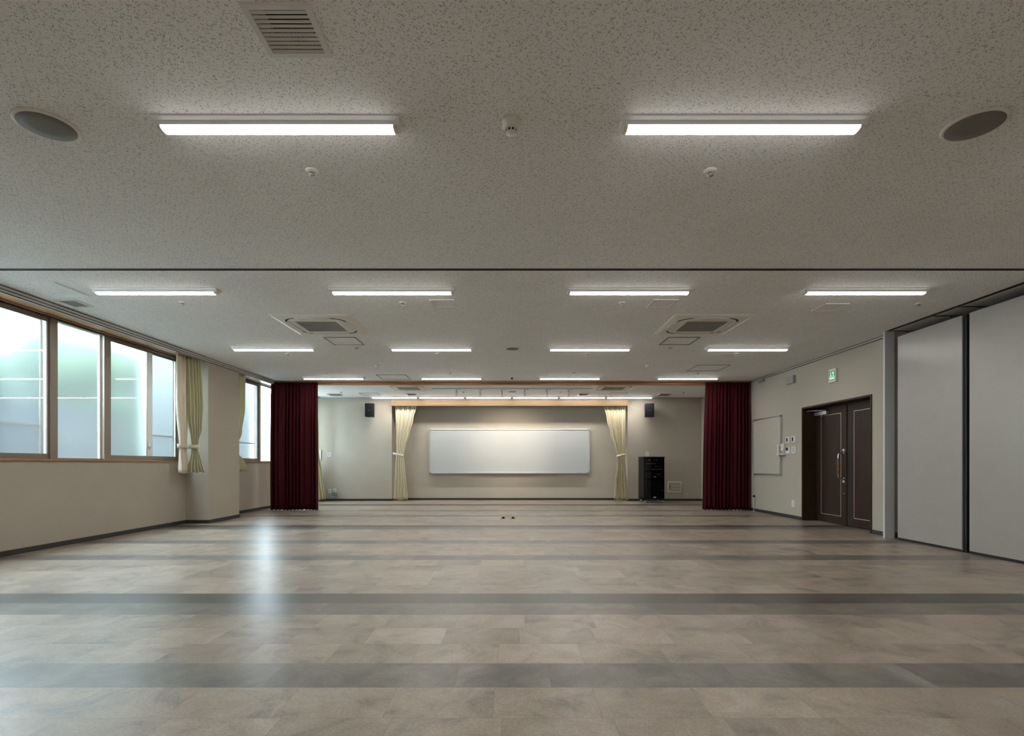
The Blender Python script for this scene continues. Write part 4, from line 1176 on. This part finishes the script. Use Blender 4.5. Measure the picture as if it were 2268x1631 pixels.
man = MB().lathe([(0.013, -0.002), (0.013, 0)], (xs_ - 0.005, U(0.47), Vz(0.82)), 14, 'x')
for poly in ([(0.40, 0.76), (0.56, 0.74), (0.66, 0.52), (0.50, 0.50)], [(0.50, 0.54), (0.60, 0.52), (0.42, 0.36), (0.36, 0.22), (0.29, 0.24), (0.34, 0.40)],
             [(0.56, 0.54), (0.66, 0.54), (0.72, 0.38), (0.86, 0.32), (0.85, 0.26), (0.66, 0.31)], [(0.42, 0.75), (0.36, 0.62), (0.27, 0.60), (0.27, 0.65), (0.33, 0.67), (0.38, 0.76)],
             [(0.52, 0.74), (0.66, 0.64), (0.74, 0.68), (0.77, 0.64), (0.66, 0.57), (0.52, 0.66)]):
    man.prism([(U(u), Vz(v)) for u, v in poly], 'x', xs_ - 0.007, xs_ - 0.005)
man.build('running_figure', M_exit, t)
# wall telephone
py_, pz_ = WX(XR - 0.05, 1730.5, 996)
t = thing('wall_telephone', 'white wall telephone with handset beside the board frame', 'telephone', (XR, py_, pz_ - 0.12))
MB().prism([(XR, pz_ - 0.115), (XR, pz_ + 0.115), (XR - 0.045, pz_ + 0.115), (XR - 0.062, pz_ - 0.02), (XR - 0.055, pz_ - 0.115)], 'y', py_ - 0.085, py_ + 0.075).build('base', M_white, t, bevel=0.006)
hs = MB().box(XR - 0.095, XR - 0.07, py_ + 0.030, py_ + 0.078, pz_ - 0.08, pz_ + 0.08).box(XR - 0.10, XR - 0.048, py_ + 0.028, py_ + 0.08, pz_ + 0.065, pz_ + 0.115).box(XR - 0.10, XR - 0.052, py_ + 0.028, py_ + 0.08, pz_ - 0.12, pz_ - 0.07)
hs.build('handset', M_white, t, bevel=0.008)
MB().box(XR - 0.066, XR - 0.058, py_ - 0.07, py_ + 0.01, pz_ - 0.085, pz_ - 0.025).build('keypad', M_greypl, t)
MB().box(XR - 0.075, XR - 0.055, py_ + 0.018, py_ + 0.027, pz_ - 0.05, pz_ + 0.06).build('cradle', M_greypl, t)
pts = []
for k in range(90):
    q = k / 89; a = PI * q
    pts.append((XR - 0.06 + 0.006 * math.cos(k * 1.6), py_ + 0.05 - 0.11 * q + 0.006 * math.sin(k * 1.6), pz_ - 0.118 - 0.095 * math.sin(a)))
MB().tube(pts, 0.0045, 6).build('cord', M_greypl, t)
# cable by the right curtain
cy_ = 12.05
b = MB().tube([(XR - 0.03, cy_, 0.32), (XR - 0.032, cy_, 0.15), (XR - 0.03, cy_, 0.012)], 0.007, 8).lathe([(0.022, 0), (0.022, 0.01)], (XR - 0.03, cy_, 0.0), 12)
t = thing('hanging_cord', 'white cord with black knob hanging to the floor beside the right red curtain', 'cord', (XR - 0.03, cy_, 0))
b.build('cord', M_white, t)
MB().lathe([(0.012, 0), (0.024, 0.012), (0.024, 0.035), (0.012, 0.045)], (XR - 0.03, cy_, 0.315), 14).box(XR - 0.03, XR, cy_ - 0.008, cy_ + 0.008, 0.33, 0.346).build('knob', M_black, t)

# floor outlets
for px, w in ((1114.7, 'left'), (1136.3, 'right')):
    Y = F * EYE / (1149.2 - VY); x = (px - VX) / F * Y
    t = thing('floor_outlet', 'black pop-up floor outlet in mid floor, %s one of the pair' % w, 'floor outlet', (x, Y, 0), 'pop-up floor outlets')
    MB().box(x - 0.062, x + 0.062, Y - 0.06, Y + 0.06, 0.0, 0.006).build('cover_plate', M_steel, t, bevel=0.002)
    MB().box(x - 0.026, x + 0.026, Y - 0.02, Y + 0.03, 0.006, 0.032).build('socket_box', M_black, t, bevel=0.003)
